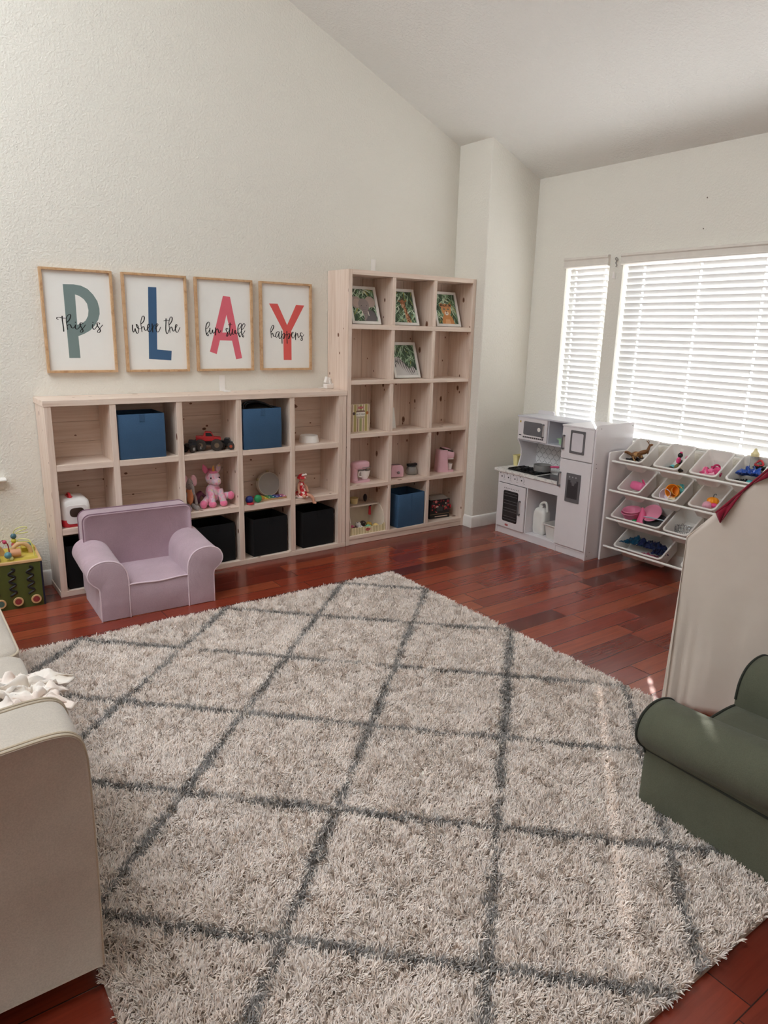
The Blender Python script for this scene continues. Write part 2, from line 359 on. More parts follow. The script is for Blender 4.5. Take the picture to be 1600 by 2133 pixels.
# venetian blinds
t = NT('blind_slat'); v = t.coord('Object', (1, 1, 1))
tr = t.n('BsdfTranslucent'); tr.inputs['Color'].default_value = lin((246, 246, 244)); mx = t.n('MixShader'); mx.inputs[0].default_value = 0.03
f = t.noise(v, 3, 2); t.set(Base_Color=t.ramp(f, [(0.3, lin((228, 228, 227))), (0.7, lin((234, 234, 233)))]), Roughness=0.4)
t.l(t.b.outputs[0], mx.inputs[1]); t.l(tr.outputs[0], mx.inputs[2]); t.l(mx.outputs[0], t.out.inputs[0]); M_slat = t.m
M_valance = plain((226, 220, 212), 0.5); M_cord = plain((240, 240, 238), 0.7)
def blind(y0, y1, z0, z1, label, cords, xb=0.045, tilt=68, axis='x'):
    """slats hang inside the recess; their room edge is the higher one"""
    T = Matrix.Identity(4)
    if axis == 'y': T = Matrix.Rotation(R(90), 4, 'Z')
    zv = z1-0.0785; g = 0.03
    root = thing('window_blind', label, 'window blind', T @ Vector((XR+xb if axis == 'x' else xb, (y0+y1)/2, z0)), 0)
    L0 = Vector(root.location)
    b = MB(); b.T = Matrix.Translation(-L0) @ T; X = (XR if axis == 'x' else 0)+xb
    pitch_, wd = 0.0432, 0.050; n = int((zv-z0-0.05)/pitch_); ct, st = cos(R(tilt)), sin(R(tilt))
    holes = [c for c in cords]
    for i in range(n+1):
        zc_ = zv+0.012-i*pitch_
        if zc_ < z0+0.06: break
        dz = 0.0009*sin(i*2.3)
        pr = []
        for k in range(5):
            s_ = (k/4-0.5)*wd; q = 0.0012*(1-(2*s_/wd)**2)
            pr.append((X-s_*ct+q*st, zc_+s_*st+q*ct+dz))
        for k in range(4, -1, -1):
            s_ = (k/4-0.5)*wd; q = 0.0012*(1-(2*s_/wd)**2)-0.0026
            pr.append((X-s_*ct+q*st, zc_+s_*st+q*ct+dz))
        q0, q1 = y0+g, y1-g+0.012; hw_ = .008
        for cc in sorted(holes)+[None]:
            e_ = q1 if cc is None else cc-hw_
            b.loft([[(u, yy, zz) for u, zz in pr] for yy in (q0, e_)])
            if cc is None: break
            for part in ([pr[0], pr[1], pr[8], pr[9]], [pr[3], pr[4], pr[5], pr[6]]): b.loft([[(u, yy, zz) for u, zz in part] for yy in (cc-hw_, cc+hw_)])
            q0 = cc+hw_
    b.build('slats', M_slat, root, ang=50)
    h = MB(); h.T = b.T; h.box(X-.025, X+.025, y0+.012, y1-.004, zv+.005, zv+.045); h.build('headrail', M_valance, root, smooth=False)
    r_ = MB(); r_.T = b.T; r_.prism(rrect(X-.024, X+.024, z0+.016, z0+.034, .006), y0+g, y1-g+.012, 'y'); r_.build('bottom_rail', M_slat, root)
    va = MB(); va.T = b.T; xw = (XR if axis == 'x' else 0)
    va.prism([(xw-.022, zv), (xw-.03, zv+.006), (xw-.03, zv+.014), (xw-.024, zv+.02), (xw-.024, zv+.052), (xw-.032, zv+.06), (xw-.032, zv+.076), (xw-.026, zv+.0785), (xw+.006, zv+.0785), (xw+.006, zv)], y0-.002, y1+.006, 'y')
    va.build('valance', M_valance, root, ang=40)
    for c in cords:
        cb = MB(); cb.T = b.T
        for sx in (-1, 1): cb.tube([(X+sx*.0262, c, zv+.01), (X+sx*.0262, c, z0+.03)], .0011, 5)
        cb.build('ladder_cord', M_cord, root)
    return root
blind(*WIN[1], 'narrow white slatted window blind beside the boxed wall corner', [-0.80, -1.082])
blind(*WIN[2], 'wide white slatted window blind above the toy bin rack', [-1.42, -1.86, -2.30, -2.74, -3.18, -3.62, -3.98])
# unseen blind added to soften light from the left window
bl3 = blind(-x1, -x0, z0, z1, 'unseen slatted blind added to soften the window at the left end of the shelf wall', [-x1+.2, -x0-.2], axis='y', xb=0.03)
# ------------------------------------------------------------ pine shelving
def pine(name, grain, thin):
    """whitewashed pine; knots run through the board's thin axis"""
    t = NT(name); ax = 'xyz'; wide = [a for a in ax if a not in (grain, thin)][0]
    sp = t.n('SeparateXYZ'); t.l(t.coord('Object', rnd=True), sp.inputs[0])
    def plane(a, b_):
        c = t.n('CombineXYZ'); t.l(t.math('MULTIPLY', sp.outputs[ax.index(grain)], a), c.inputs[0]); t.l(t.math('MULTIPLY', sp.outputs[ax.index(wide)], b_), c.inputs[1]); t.l(t.math('MULTIPLY', sp.outputs[ax.index(thin)], b_), c.inputs[2]); return c.outputs[0]
    ge = t.n('NewGeometry'); gs = t.n('SeparateXYZ'); t.l(ge.outputs['True Normal'], gs.inputs[0]); facing = t.math('GREATER_THAN', t.math('ABSOLUTE', gs.outputs[ax.index(thin)]), .5)
    p = plane(.62, 1.0); wv = t.noise(p, 30, 2)
    def knots(scale, keepv, rmin, rvar):
        vo = t.n('TexVoronoi', voronoi_dimensions='2D', i_Scale=scale); t.l(p, vo.inputs['Vector'])
        sc = t.n('SeparateXYZ'); t.l(vo.outputs['Color'], sc.inputs[0])
        d = t.math('ADD', vo.outputs['Distance'], t.math('MULTIPLY', t.math('SUBTRACT', wv, .5), .05))
        r_ = t.math('ADD', t.math('MULTIPLY', sc.outputs[1], rvar), rmin)
        keep = t.math('MULTIPLY', t.math('GREATER_THAN', sc.outputs[0], keepv), facing)
        return t.math('DIVIDE', d, r_), keep
    gr = t.noise(plane(1.1, 24), 2.0, 4, .6, .5)
    wood = t.ramp(gr, [(.25, lin((210, 186, 168))), (.5, lin((227, 207, 192))), (.75, lin((236, 220, 208)))])
    c = wood
    for scale, keepv, rmin, rvar in ((4.6, .35, .030, .055), (9.5, .72, .030, .045)):
        d, keep = knots(scale, keepv, rmin, rvar)
        col = t.ramp(d, [(.35, lin((104, 70, 54))), (.62, lin((150, 110, 86))), (.80, lin((118, 82, 62))), (1.0, lin((186, 152, 128)))])
        k = t.math('MULTIPLY', t.ramp(d, [(.85, (1, 1, 1, 1)), (1.25, (0, 0, 0, 1))]), keep)
        c = t.mix(k, c, col)
    t.bump(gr, .08, .001)
    return t.set(Base_Color=c, Roughness=.5, Specular_IOR_Level=.35)
M_pine_x = pine('pine_shelf', 'x', 'z'); M_pine_z = pine('pine_upright', 'z', 'x'); M_pine_bx = pine('pine_back_planks', 'x', 'y'); M_pine_bz = pine('pine_back_upright', 'z', 'y')
def planks(b, u0, u1, w0, w1, y0, y1, wdt, horizontal):
    """tongue and groove back boards"""
    a, e = (w0, w1) if horizontal else (u0, u1); k = a
    while k < e-1e-4:
        q = min(k+wdt, e)
        if horizontal: b.box(u0, u1, y0, y1, k+.0006, q-.0006)
        else: b.box(k+.0006, q-.0006, y0, y1, w0, w1)
        k = q
D = 0.287
# low unit: five columns by three rows
LP = [(0.0, .038), (.361, .399), (.769, .807), (1.175, 1.213), (1.577, 1.615), (1.979, 2.045)]
LZ = [(0.0, .036), (.389, .428), (.779, .816), (1.160, 1.195)]
low = thing('low_bookcase', 'low wide whitewashed pine cube bookcase of five columns and three rows', 'bookcase', (0, 0, 0))
def board(name, root, x0, x1, z0, z1, mat, y0=-D, y1=-.022, bev=.0022):
    b = MB(); b.box(x0, x1, y0, y1, z0, z1); return b.build(name, mat, root, smooth=False, bevel=bev)
board('top_board', low, -.006, 2.047, LZ[3][0], LZ[3][1], M_pine_x, -D-.004, -.002)
board('bottom_board', low, -.004, 2.047, 0, LZ[0][1], M_pine_x, -D-.002, -.002)
for i, (xa, xb) in enumerate(LP):
    if i == 5:
        board('side_panel', low, xa, xa+.0335, LZ[0][1], LZ[3][0], M_pine_z); board('side_panel', low, xa+.034, xb, LZ[0][1], LZ[3][0], M_pine_z)
    else: board('side_panel' if i == 0 else 'divider', low, xa, xb, LZ[0][1], LZ[3][0], M_pine_z)
for i in range(5):
    for r in (1, 2): board('shelf_board', low, LP[i][1]+.0003, LP[i+1][0]-.0003, *LZ[r], M_pine_x, -D+.001)
b = MB(); planks(b, .002, 2.04, LZ[0][1], LZ[3][0], -.0215, -.004, .125, True); b.build('back_panel', M_pine_bx, low, smooth=False, bevel=.001, seg=1)
# tall unit: three columns by five rows
TP = [(2.052, 2.086), (2.442, 2.474), (2.838, 2.868), (3.238, 3.2715)]
TZ = [(.043, .072), (.442, .473), (.838, .870), (1.236, 1.267), (1.635, 1.669), (2.011, 2.045)]
tall = thing('tall_bookcase', 'tall whitewashed pine cube bookcase of three columns and five rows in the corner', 'bookcase', (2.66, 0, 0))
def tb(name, x0, x1, z0, z1, mat, y0=-.2853, y1=-.022): return board(name, tall, x0-2.66, x1-2.66, z0, z1, mat, y0, y1)
tb('side_panel', *TP[0], 0, 2.0448, M_pine_z, y1=-.002); tb('side_panel', *TP[3], 0, 2.0448, M_pine_z, y1=-.002)
tb('top_board', TP[0][1], TP[3][0], *TZ[5], M_pine_x); tb('bottom_board', TP[0][1], TP[3][0], *TZ[0], M_pine_x)
tb('kick_board', TP[0][1], TP[3][0], .001, .042, M_pine_x, -.281, -.255)
for r in (1, 2, 3, 4): tb('shelf_board', TP[0][1], TP[3][0], *TZ[r], M_pine_x)
for i in (1, 2):
    for r in range(5): tb('divider', *TP[i], TZ[r][1]+.0003, TZ[r+1][0]-.0003, M_pine_z, -.283)
b = MB(); planks(b, TP[0][1]-2.66, TP[3][0]-2.66, .04, 2.01, -.0215, -.004, .13, False); b.build('back_panel', M_pine_bz, tall, smooth=False, bevel=.001, seg=1)

# ------------------------------------------------------------ framed letters
LET = {'P':[128,517,189,519,231,513,267,496,296,465,318,428,327,385,326,352,315,318,294,285,264,254,230,234,192,218,194,88,130,88],'Ph':[192,461,215,454,240,436,257,410,262,372,257,339,241,311,219,294,191,285],'L':[165,528,218,528,202,141,297,133,291,72,145,81],'A':[199,497,250,492,327,86,282,77,256,203,167,204,141,112,93,129],'Ah':[220,373,246,257,186,256],'Y':[74,461,141,462,215,317,289,460,356,458,249,277,249,71,185,72,183,276],'this':[[86,313,78,318,80,324,93,326,111,322,133,322],[109,332,109,304,111,271,111,246],[134,257,132,276,130,295,131,318,137,333,147,343,156,343,157,334,152,320,143,307,133,298],[133,276,139,284,148,286,153,280,157,269,164,265,170,268,178,277,181,285,179,277,179,265,185,259,193,262,204,274,213,289],[181,300,182,299],[224,292,222,296,215,298,208,294,206,286,210,276,216,264,221,254,219,245,211,241,205,244,209,253,220,264,230,274,237,285],[280,288,278,275,281,264,286,260,293,264,302,276,310,290],[282,302,283,301],[321,292,321,298,314,300,307,297,306,290,310,278,318,266,323,254,319,245,311,241,305,245,309,254,321,266,331,278,338,287]],'where':[[53,291,52,278,52,260,57,248,63,256,68,271,71,256,76,244,82,241,88,250,90,271,88,285,82,294,77,296,79,287,84,275,93,269,102,271],[110,251,108,276,106,305,110,325,117,344,125,348,131,340,128,324,119,309,108,300],[109,269,115,280,122,284,126,276,129,264,135,259,143,266,154,279,161,289,159,299,153,298,148,287,146,270,150,256,159,252,168,260,175,275],[178,301,178,281,179,251],[179,267,184,283,191,294,197,295],[196,273,206,284,214,293,215,301,208,303,203,292,202,271,206,255,215,252,223,263,231,282],[270,336,268,309,265,277,266,254,272,242,279,250,285,267],[254,322,267,326,290,327],[292,250,289,279,287,309,292,330,299,346,307,348,311,338,307,322,297,307,289,299],[291,271,297,282,304,284,308,273,312,261,317,259,324,267,336,287,341,296,339,302,333,299,329,285,329,265,335,253,343,253,351,266,359,283]],'fun':[[71,280,82,284,93,298,98,313,93,322,86,321,76,308,71,291,69,273,71,252,76,238,83,232,87,236,85,243,77,249,87,258,98,275],[99,283,97,268,99,251,104,246,110,253,117,274,117,261,121,251,128,253,136,265],[138,286,138,265,138,239],[138,259,145,276,153,280,158,269,162,254,168,256,177,271],[228,278,227,285,221,286,215,282,215,272,222,259,227,248,224,234,218,231,214,237,220,249,231,263,240,276],[245,321,243,299,240,276,240,254,244,238,251,244,256,258,261,279],[230,308,245,311,259,311],[261,279,259,262,261,248,267,245,274,256,281,275,281,256,286,249,292,250,300,260],[302,280,315,286,326,303,327,316,320,320,310,312,303,297,300,278,302,257,308,238,314,228,318,232,314,241,304,249,317,257,328,270],[330,278,343,288,354,306,353,316,346,319,336,309,329,292,327,272,328,251,334,234,339,228,344,232,340,242,331,246,344,257,353,271]],'hap':[[88,227,86,251,83,277,89,298,97,311,105,312,108,304,103,290,94,276,85,265],[87,248,93,257,99,258,103,246,108,236,115,236,123,241],[150,270,140,270,130,264,124,252,122,238,127,231,135,234,144,249,151,268,148,249,149,229,155,221,163,228,172,246],[171,274,172,242,173,189],[173,242,182,256,190,260,195,251,194,235,187,222,182,225,186,237,198,246,211,253],[212,273,212,243,214,189],[213,243,223,255,231,259,236,250,235,234,228,222,222,225,228,236,239,247,248,250,260,258,265,267,262,270,254,265,251,247,255,231,263,226,271,235,281,254],[284,265,282,244,283,216],[283,238,290,256,298,260,302,246,307,232,315,237,323,248],[339,259,336,264,328,265,323,259,326,248,334,236,340,221,335,210,327,212,327,221,335,232,345,243,351,253]]}
M_frame = None
t = NT('oak_frame'); v = t.coord('Object', (1, 1, 1), rnd=True); g = t.noise(t.coord('Object', (9, 9, 9), rnd=True), 3, 4, 0.6, 1.0)
M_frame = t.set(Base_Color=t.ramp(g, [(0.25, lin((172, 130, 92))), (0.5, lin((200, 162, 122))), (0.8, lin((214, 180, 144)))]), Roughness=0.45)
M_paper = plain((240, 239, 235), 0.7, var=0.01); M_ink = plain((12, 12, 14), 0.6, var=0.0)
def pairs(a): return [(a[i]/1000, a[i+1]/1000) for i in range(0, len(a), 2)]
def stroke(b, pts, y, wmax=.0068, wmin=.0030):
    P = smoothpath([(u, 0, v) for u, v in pts], 5) if len(pts) > 2 else [Vector((u, 0, v)) for u, v in pts]
    L, Rr = [], []
    for i, p in enumerate(P):
        d = P[min(i+1, len(P)-1)]-P[max(i-1, 0)]
        if d.length < 1e-6: d = Vector((0, 0, -1))
        d.normalize(); k = abs(d.z); wd = (wmin+(wmax-wmin)*(k if d.z < 0 else k*0.45))/2
        nn = Vector((-d.z, 0, d.x)); L.append(p+nn*wd); Rr.append(p-nn*wd)
    n = len(P); vs = [(q.x, y, q.z) for q in L]+[(q.x, y, q.z) for q in Rr]
    b.add(vs, [(i, i+1, n+i+1, n+i) for i in range(n-1)])
    for e in (0, n-1):                              # round ends
        rr = (L[e]-Rr[e]).length/2; b.add([(P[e].x+rr*cos(2*pi*j/8), y, P[e].z+rr*sin(2*pi*j/8)) for j in range(8)], [tuple(range(8))])
FW, FH = .410, .6078
def poster(i, name, rgb, loops, strokes, label, cut=99):
    px = .0875+i*.4674; root = thing('framed_print', label, 'framed print', (px, 0, 1.3334), group=None)
    fr = MB(); w_ = .0145
    for (a0, a1, c0, c1) in ((0, w_, 0, FH), (FW-w_, FW, 0, FH), (w_, FW-w_, 0, w_), (w_, FW-w_, FH-w_, FH)): fr.box(a0, a1, -.032, -.002, c0, c1)
    fr.build('frame', M_frame, root, smooth=False, bevel=.0015)
    pp = MB(); pp.box(w_-.002, FW-w_+.002, -.014, -.004, w_-.002, FH-w_+.002); pp.build('paper', M_paper, root, smooth=False)
    lt = MB(); lt.flat(loops, -.01425); lt.build('letter', plain(rgb, 0.7, var=0.02), root, smooth=False)
    for word in (strokes[:cut], strokes[cut:]):
        if not word: continue
        sc = MB()
        for s_ in word: stroke(sc, pairs(s_), -.0146)
        sc.build('script_word', M_ink, root, smooth=False)
poster(0, 'P', (120, 138, 137), [pairs(LET['P']), pairs(LET['Ph'])], LET['this'], 'oak framed print with a large green letter P behind script words', 6)
poster(1, 'L', (58, 94, 132), [pairs(LET['L'])], LET['where'], 'oak framed print with a large blue letter L behind script words', 6)
poster(2, 'A', (222, 104, 120), [pairs(LET['A']), pairs(LET['Ah'])], LET['fun'], 'oak framed print with a large pink letter A behind script words', 4)
poster(3, 'Y', (222, 92, 88), [pairs(LET['Y'])], LET['hap'], 'oak framed print with a large red letter Y behind script words')

# ------------------------------------------------------------ shag rug (8 x 10 ft)
RX0, RX1, RY0, RY1 = -.480, 1.962, -3.985, -1.003
rug = MB(); rug.box(RX0, RX1, RY0, RY1, 0.0, .012)
M_rugbase = fabric('rug_backing', (168, 154, 142), 300)
rugo = tag(rug.build('shag_rug', M_rugbase, smooth=False), 'large cream shag rug with a grey diamond lattice on the wood floor', 'rug')
def make_pile(K=4):
    """tufts of six or seven yarns that splay from one knot"""
    rg = RNG; sp_ = .0118
    gx, gy = np.meshgrid(np.arange(RX0+.006, RX1-.004, sp_), np.arange(RY0+.006, RY1-.004, sp_)); T = gx.size
    tx = gx.ravel()+rg.uniform(-.005, .005, T); ty = gy.ravel()+rg.uniform(-.005, .005, T)
    under = (tx > 1.285) & (tx < 1.99) & (ty > -4.05) & (ty < -3.485)          # pressed flat under the green armchair
    tx, ty = tx[~under], ty[~under]; T = len(tx)
    def field(seed, sc, x, y):
        r_ = np.random.default_rng(seed); n = int(4/sc)+3; g = r_.normal(size=(n, n)); u = (x-RX0)/sc; v_ = (y-RY0)/sc
        i = np.clip(u.astype(int), 0, n-2); j = np.clip(v_.astype(int), 0, n-2); fu = u-i; fv = v_-j; fu = fu*fu*(3-2*fu); fv = fv*fv*(3-2*fv)
        return (g[i, j]*(1-fu)+g[i+1, j]*fu)*(1-fv)+(g[i, j+1]*(1-fu)+g[i+1, j+1]*fu)*fv
    taz = 2.4*field(2, .05, tx, ty)+1.0*field(3, .3, tx, ty)+.7*rg.normal(size=T)-.9; tl = np.clip(.50+.22*field(4, .04, tx, ty)+.15*rg.normal(size=T), .0, 1.0)
    tv = .05*rg.normal(size=T)+.03*field(7, .06, tx, ty)
    a = (tx-1.15)/.4013; bq = (ty+2.159)/.3765
    def band(q): d = np.abs(q-2*np.round(q/2)); return d*.2745
    tdist = np.minimum(band(a-bq), band(a+bq))+.005*field(1, .12, tx, ty)+.0045*rg.normal(size=T)
    Y = 8; N = T*Y; rep = lambda q: np.repeat(q, Y)
    sa = rg.uniform(0, 2*pi, N); sr = .0042*np.sqrt(rg.uniform(0, 1, N)); x = rep(tx)+sr*np.cos(sa); y = rep(ty)+sr*np.sin(sa)
    spl = np.clip(.42+.2*rg.normal(size=N), .05, 1.1)
    hx = rep(np.sin(tl)*np.cos(taz))+np.sin(spl)*np.cos(sa); hy = rep(np.sin(tl)*np.sin(taz))+np.sin(spl)*np.sin(sa)
    ang = np.arctan2(hy, hx); lean = np.clip(np.hypot(hx, hy)*1.05, .05, 1.35)
    dist = rep(tdist)+.005*rg.normal(size=N)
    ln = np.clip(.0245+.003*rg.normal(size=N)+rep(.002*rg.normal(size=T)), .014, .036)
    wd = .0015*np.clip(1+.18*rg.normal(size=N), .6, 1.5); curl = .45*rg.normal(size=N)
    P = np.zeros((N, K, 3)); cur = np.stack([x, y, np.full(N, .010)], 1); P[:, 0] = cur
    for k in range(1, K):
        th = lean*(.35+1.25*(k-.5)/(K-1)); az = ang+curl*(k/(K-1)-.3)*1.6
        d = np.stack([np.sin(th)*np.cos(az), np.sin(th)*np.sin(az), np.cos(th)], 1); cur = cur+d*(ln/(K-1))[:, None]
        cur[:, 2] = np.maximum(cur[:, 2], .008); P[:, k] = cur
    side = np.stack([-np.sin(ang+.4*curl), np.cos(ang+.4*curl), np.zeros(N)], 1)
    tw = rg.normal(size=N)*.5; side[:, 2] = np.sin(tw)*.6; side /= np.linalg.norm(side, axis=1)[:, None]
    V = np.zeros((N, K, 3, 3))
    for k in range(K):
        f = (.8, 1, 1, .55)[k]; t_ = P[:, min(k+1, K-1)]-P[:, max(k-1, 0)]; nn = np.cross(t_, side); nn /= np.linalg.norm(nn, axis=1)[:, None]+1e-9
        nn *= np.where(nn[:, 2:3] < 0, -1, 1)
        V[:, k, 0] = P[:, k]-side*(wd*f)[:, None]; V[:, k, 1] = P[:, k]+nn*(wd*f*.8)[:, None]; V[:, k, 2] = P[:, k]+side*(wd*f)[:, None]
    base = (np.arange(N)*K*3)[:, None, None]; q = []
    for k in range(K-1):
        for s_ in range(2): q.append([k*3+s_, k*3+s_+1, (k+1)*3+s_+1, (k+1)*3+s_])
    F = (base+np.array(q)[None]).reshape(-1, 4)
    me = bpy.data.meshes.new('pile'); nv = N*K*3; nf = len(F)
    me.vertices.add(nv); me.vertices.foreach_set('co', V.reshape(-1).astype(np.float32))
    me.loops.add(nf*4); me.loops.foreach_set('vertex_index', F.reshape(-1).astype(np.int32))
    me.polygons.add(nf); me.polygons.foreach_set('loop_start', np.arange(0, nf*4, 4, dtype=np.int32)); me.polygons.foreach_set('use_smooth', np.ones(nf, bool))
    me.update(calc_edges=True)
    v_ = np.clip(1+.05*rg.normal(size=N)+rep(tv), .7, 1.25)[:, None]
    warm = rg.normal(size=N)[:, None]*.02
    lightc = np.array(lin((242, 231, 223))[:3])[None]; darkc = np.array(lin((150, 146, 143))[:3])[None]
    mixd = np.clip((.0165-dist)/.006, 0, 1)[:, None]
    c = (lightc*(1-mixd)+darkc*mixd)*v_*(1+np.concatenate([warm, warm*0, -warm], 1))
    col = np.ones((N, K*3, 4), np.float32); col[:, :, :3] = np.clip(c, 0, 1)[:, None, :]
    at = me.color_attributes.new('yarn', 'FLOAT_COLOR', 'POINT'); at.data.foreach_set('color', col.reshape(-1))
    t = NT('shag_yarn'); an = t.n('Attribute', attribute_name='yarn')
    me.materials.append(t.set(Base_Color=an.outputs['Color'], Roughness=0.8, Specular_IOR_Level=0.25, Sheen_Weight=0.15))
    o = bpy.data.objects.new('pile', me); C.objects.link(o); o.parent = rugo; o['kind'] = 'stuff'
make_pile()
# ------------------------------------------------------------ children's armchairs
def armchair(name, label, loc, rz, fab, pipe, sc=1.0, low=0.0, pipe2=None):
    """front faces local -y; x across, origin on the floor below the middle of the front edge"""
    root = thing(name, label, 'armchair', loc, rz)
    W, Dp, H = .655*sc, .50*sc, .535*sc
    def S(v): return v*sc
    aw = .155                       # arm width at the front panel
    raw = [(0, .0), (0, .07), (0.0, .14), (-.004, .195), (-.034, .225), (-.056, .255), (-.058, .29), (-.036, .328), (.012, .350), (.07, .348), (.118, .325), (.148, .28), (.157, .22), (.156, .12), (.156, .0)]
    up_ = smoothpath([(u, 0, v) for u, v in raw[2:13]], 4); prof = [raw[0], raw[1]]+[(p.x, p.z) for p in up_]+[raw[13], raw[14]]
    cu, cz = .06, .2
    parts = {}
    for sgn in (-1, 1):
        def ring(y, k=1.0, zs=1.0, inset=0.0):
            out = []
            for u, z in prof:
                uu = cu+(u-cu)*k; zz = z if k == 1 else max(cz+(z-cz)*k, 0.0 if z > 0.001 else 0)
                if k != 1 and z < .001: zz = z+.004
                zz = zz*(1+(zs-1)*min(1, z/.25)); out.append((sgn*(-W/2+S(uu)), S(y), S(zz)))
            return out
        b = MB()
        ys = [(.012, .90, 1), (-.004, .965, 1), (0.0, 1, 1), (.03, 1.0, 1), (.12, 1, 1.01), (.22, 1, 1.03), (.32, 1, 1.06), (.42, 1, 1.09)]
        rings = [ring(y, k, z) for y, k, z in ys]; rings[0] = [(p[0], p[1]-S(.018), p[2]) for p in rings[0]]
        if sgn > 0: rings = [r[::-1] for r in rings]
        b.loft(rings); b.build('arm', fab, root, ang=70)
        pb = MB(); fr = [Vector(p) for p in ring(-.001) if p[2] >= low]; pb.tube(fr, S(.0046), 7, 0)
        pb.tube([(sgn*(-W/2+S(-.003)), S(y), S(.197)) for y in (0.0, .1, .2, .3, .40)], S(.0042), 7)
        pb.build('piping', pipe, root)
    # back
    b = MB(); xs = W/2-S(.002)
    pr = []
    for (x, z) in rrect(-xs, xs, S(.002), H, S(.045), 6): pr.append((x, z))
    def bring(y, k): return [(x*k, S(y), (S(.27)+(z-S(.27))*k)) for x, z in pr]
    b.loft([bring(.372, .94), bring(.358, .975), bring(.36, .995), bring(.375, 1), bring(.48, 1), bring(.495, .995), bring(.503, .97)])
    b.build('backrest', fab, root, ang=60)
    pb = MB()
    for y in (.364, .492): pb.tube([(x, S(y), z) for x, z in pr[-1:]+pr[:14] if z > S(.2)]+[(-xs, S(y), S(.30))], S(.0042), 7)
    pb.build('piping', pipe2 or pipe, root)
    # seat: crowned cushion, front panel below a sagging seam
    b = MB(); xi = W/2-S(aw-.004); n = 14; rows = []
    for j in range(9):
        y = S(.004+.37*j/8); row = []
        for i in range(n+1):
            q = i/n; x = -xi+2*xi*q; e = 1-abs(2*q-1)**4
            z = S(.196+.016*e*sin(pi*min(1, .12+j/8*.9))+.012*j/8-.012*math.exp(-((q-.5)/.3)**2)*(1-j/8))
            row.append((x, y, z))
        rows.append(row)
    front = [(x, S(.002), z-S(.004)) for x, y, z in rows[0]]; mid = [(x, S(-.006+.004*abs(2*i/n-1)), S(.10)) for i, (x, y, z) in enumerate(rows[0])]; bot = [(x, S(.004), S(.002)) for x, y, z in rows[0]]
    vs = [p for r in [bot, mid, front]+rows for p in r]; nn = n+1; fs = []
    for j in range(len(rows)+2):
        for i in range(n): fs.append((j*nn+i, j*nn+i+1, (j+1)*nn+i+1, (j+1)*nn+i))
    b.add(vs, fs); b.build('seat', fab, root, ang=75, fix=False)
    pb = MB(); pb.tube([(x, S(-.001), z) for x, y, z in rows[0]], S(.0044), 7); pb.build('piping', pipe, root)
    return root
M_lav = fabric('lavender_twill', (188, 164, 175), 900, 0.6, 0.3, wrinkle=0.9, wscale=9); M_lavp = fabric('lavender_piping', (226, 206, 216), 900, 0.2)
M_olv = fabric('olive_twill', (90, 92, 77), 900, 0.5, 0.1, wrinkle=0.9, wscale=7); M_olvp = fabric('olive_piping', (50, 52, 46), 900, 0.2, 0.1)
armchair('kids_armchair', 'lavender kids armchair with rolled arms in front of the low bookcase', (.437, -.806, 0), R(-1.8), M_lav, M_lavp, pipe2=fabric('mauve_piping', (128, 98, 112), 900, .2))
armchair('kids_armchair', 'olive green kids armchair with rolled arms on the rug beside the tent', (1.645, -3.475, .0135), R(180-1.5), M_olv, M_olvp, 1.12, .20)

# ------------------------------------------------------------ sofa
M_linen = fabric('sofa_linen', (187, 178, 167), 700, 0.3, 0.25, wrinkle=0.5, wscale=5); M_cord2 = fabric('sofa_piping', (186, 172, 152), 900, 0.2)
sofa = thing('sofa', 'cream linen sofa with piped box arms, seat facing the rug', 'sofa', (-.95, -2.09, 0))
sx, sy = .95, 2.09
side = [(-1.46, .075), (-.478, .075), (-.472, .36), (-.471, .60), (-.475, .68), (-.487, .714), (-.512, .731), (-.56, .735), (-.64, .730), (-.80, .722), (-1.1, .715), (-1.46, .712)]
sp = [Vector((u, 0, v)) for u, v in side[:3]]+smoothpath([(u, 0, v) for u, v in side[2:]], 4)[1:]
def sofa_arm(y0, y1):
    b = MB(); q = [(p.x+sx, p.z) for p in sp]; cx_, cz_ = -.95+sx, .42
    def rg_(y, k): return [(cx_+(u-cx_)*k, y+sy, cz_+(v-cz_)*k) for u, v in q]
    b.loft([rg_(y0+.004, .985), rg_(y0, .997), rg_(y0+.008, 1), rg_((y0+y1)/2, 1.004), rg_(y1-.008, 1), rg_(y1, .997), rg_(y1-.004, .985)]); b.build('arm', M_linen, sofa, ang=50)
    for y in (y0+.012, y1-.012):
        pb = MB()
        for dy in (-.007, .007): pb.tube([(u, y+sy+dy, v) for u, v in q[1:]], .0042, 7)
        pb.build('piping', M_cord2, sofa)
sofa_arm(-3.15, -2.945); sofa_arm(-1.235, -1.03)
b = MB(); b.box(-1.44+sx, -.53+sx, -2.944+sy, -1.236+sy, .08, .33); b.build('seat_base', M_linen, sofa, smooth=False, bevel=.02, seg=3)
def seat_cushion(y0, y1, zt, piped):
    b = MB(); x0, x1 = -1.22+sx, -.462+sx; n = 16; rows = []
    for lev in range(2):
        pass
    def rr(k, z): 
        cx_, cy_ = (x0+x1)/2, (y0+y1)/2+sy
        return [(cx_+(x-cx_)*k, cy_+(y-cy_)*k, z) for x, y in rrect(x0, x1, y0+sy, y1+sy, .05, 4)]
    b.loft([rr(.97, .333), rr(.995, .35), rr(1.0, .40), rr(.998, zt-.03), rr(.985, zt-.008), rr(.95, zt+.004), rr(.8, zt+.014), rr(.4, zt+.02)]); b.build('seat_cushion', M_linen, sofa, ang=60)
    if piped:
        pb = MB(); pb.tube([(x, y, zt-.012) for x, y, z in rr(.993, 0)], .005, 7, closed=True); pb.build('piping', M_cord2, sofa)
seat_cushion(-2.942, -2.105, .50, False); seat_cushion(-2.10, -1.24, .495, True)
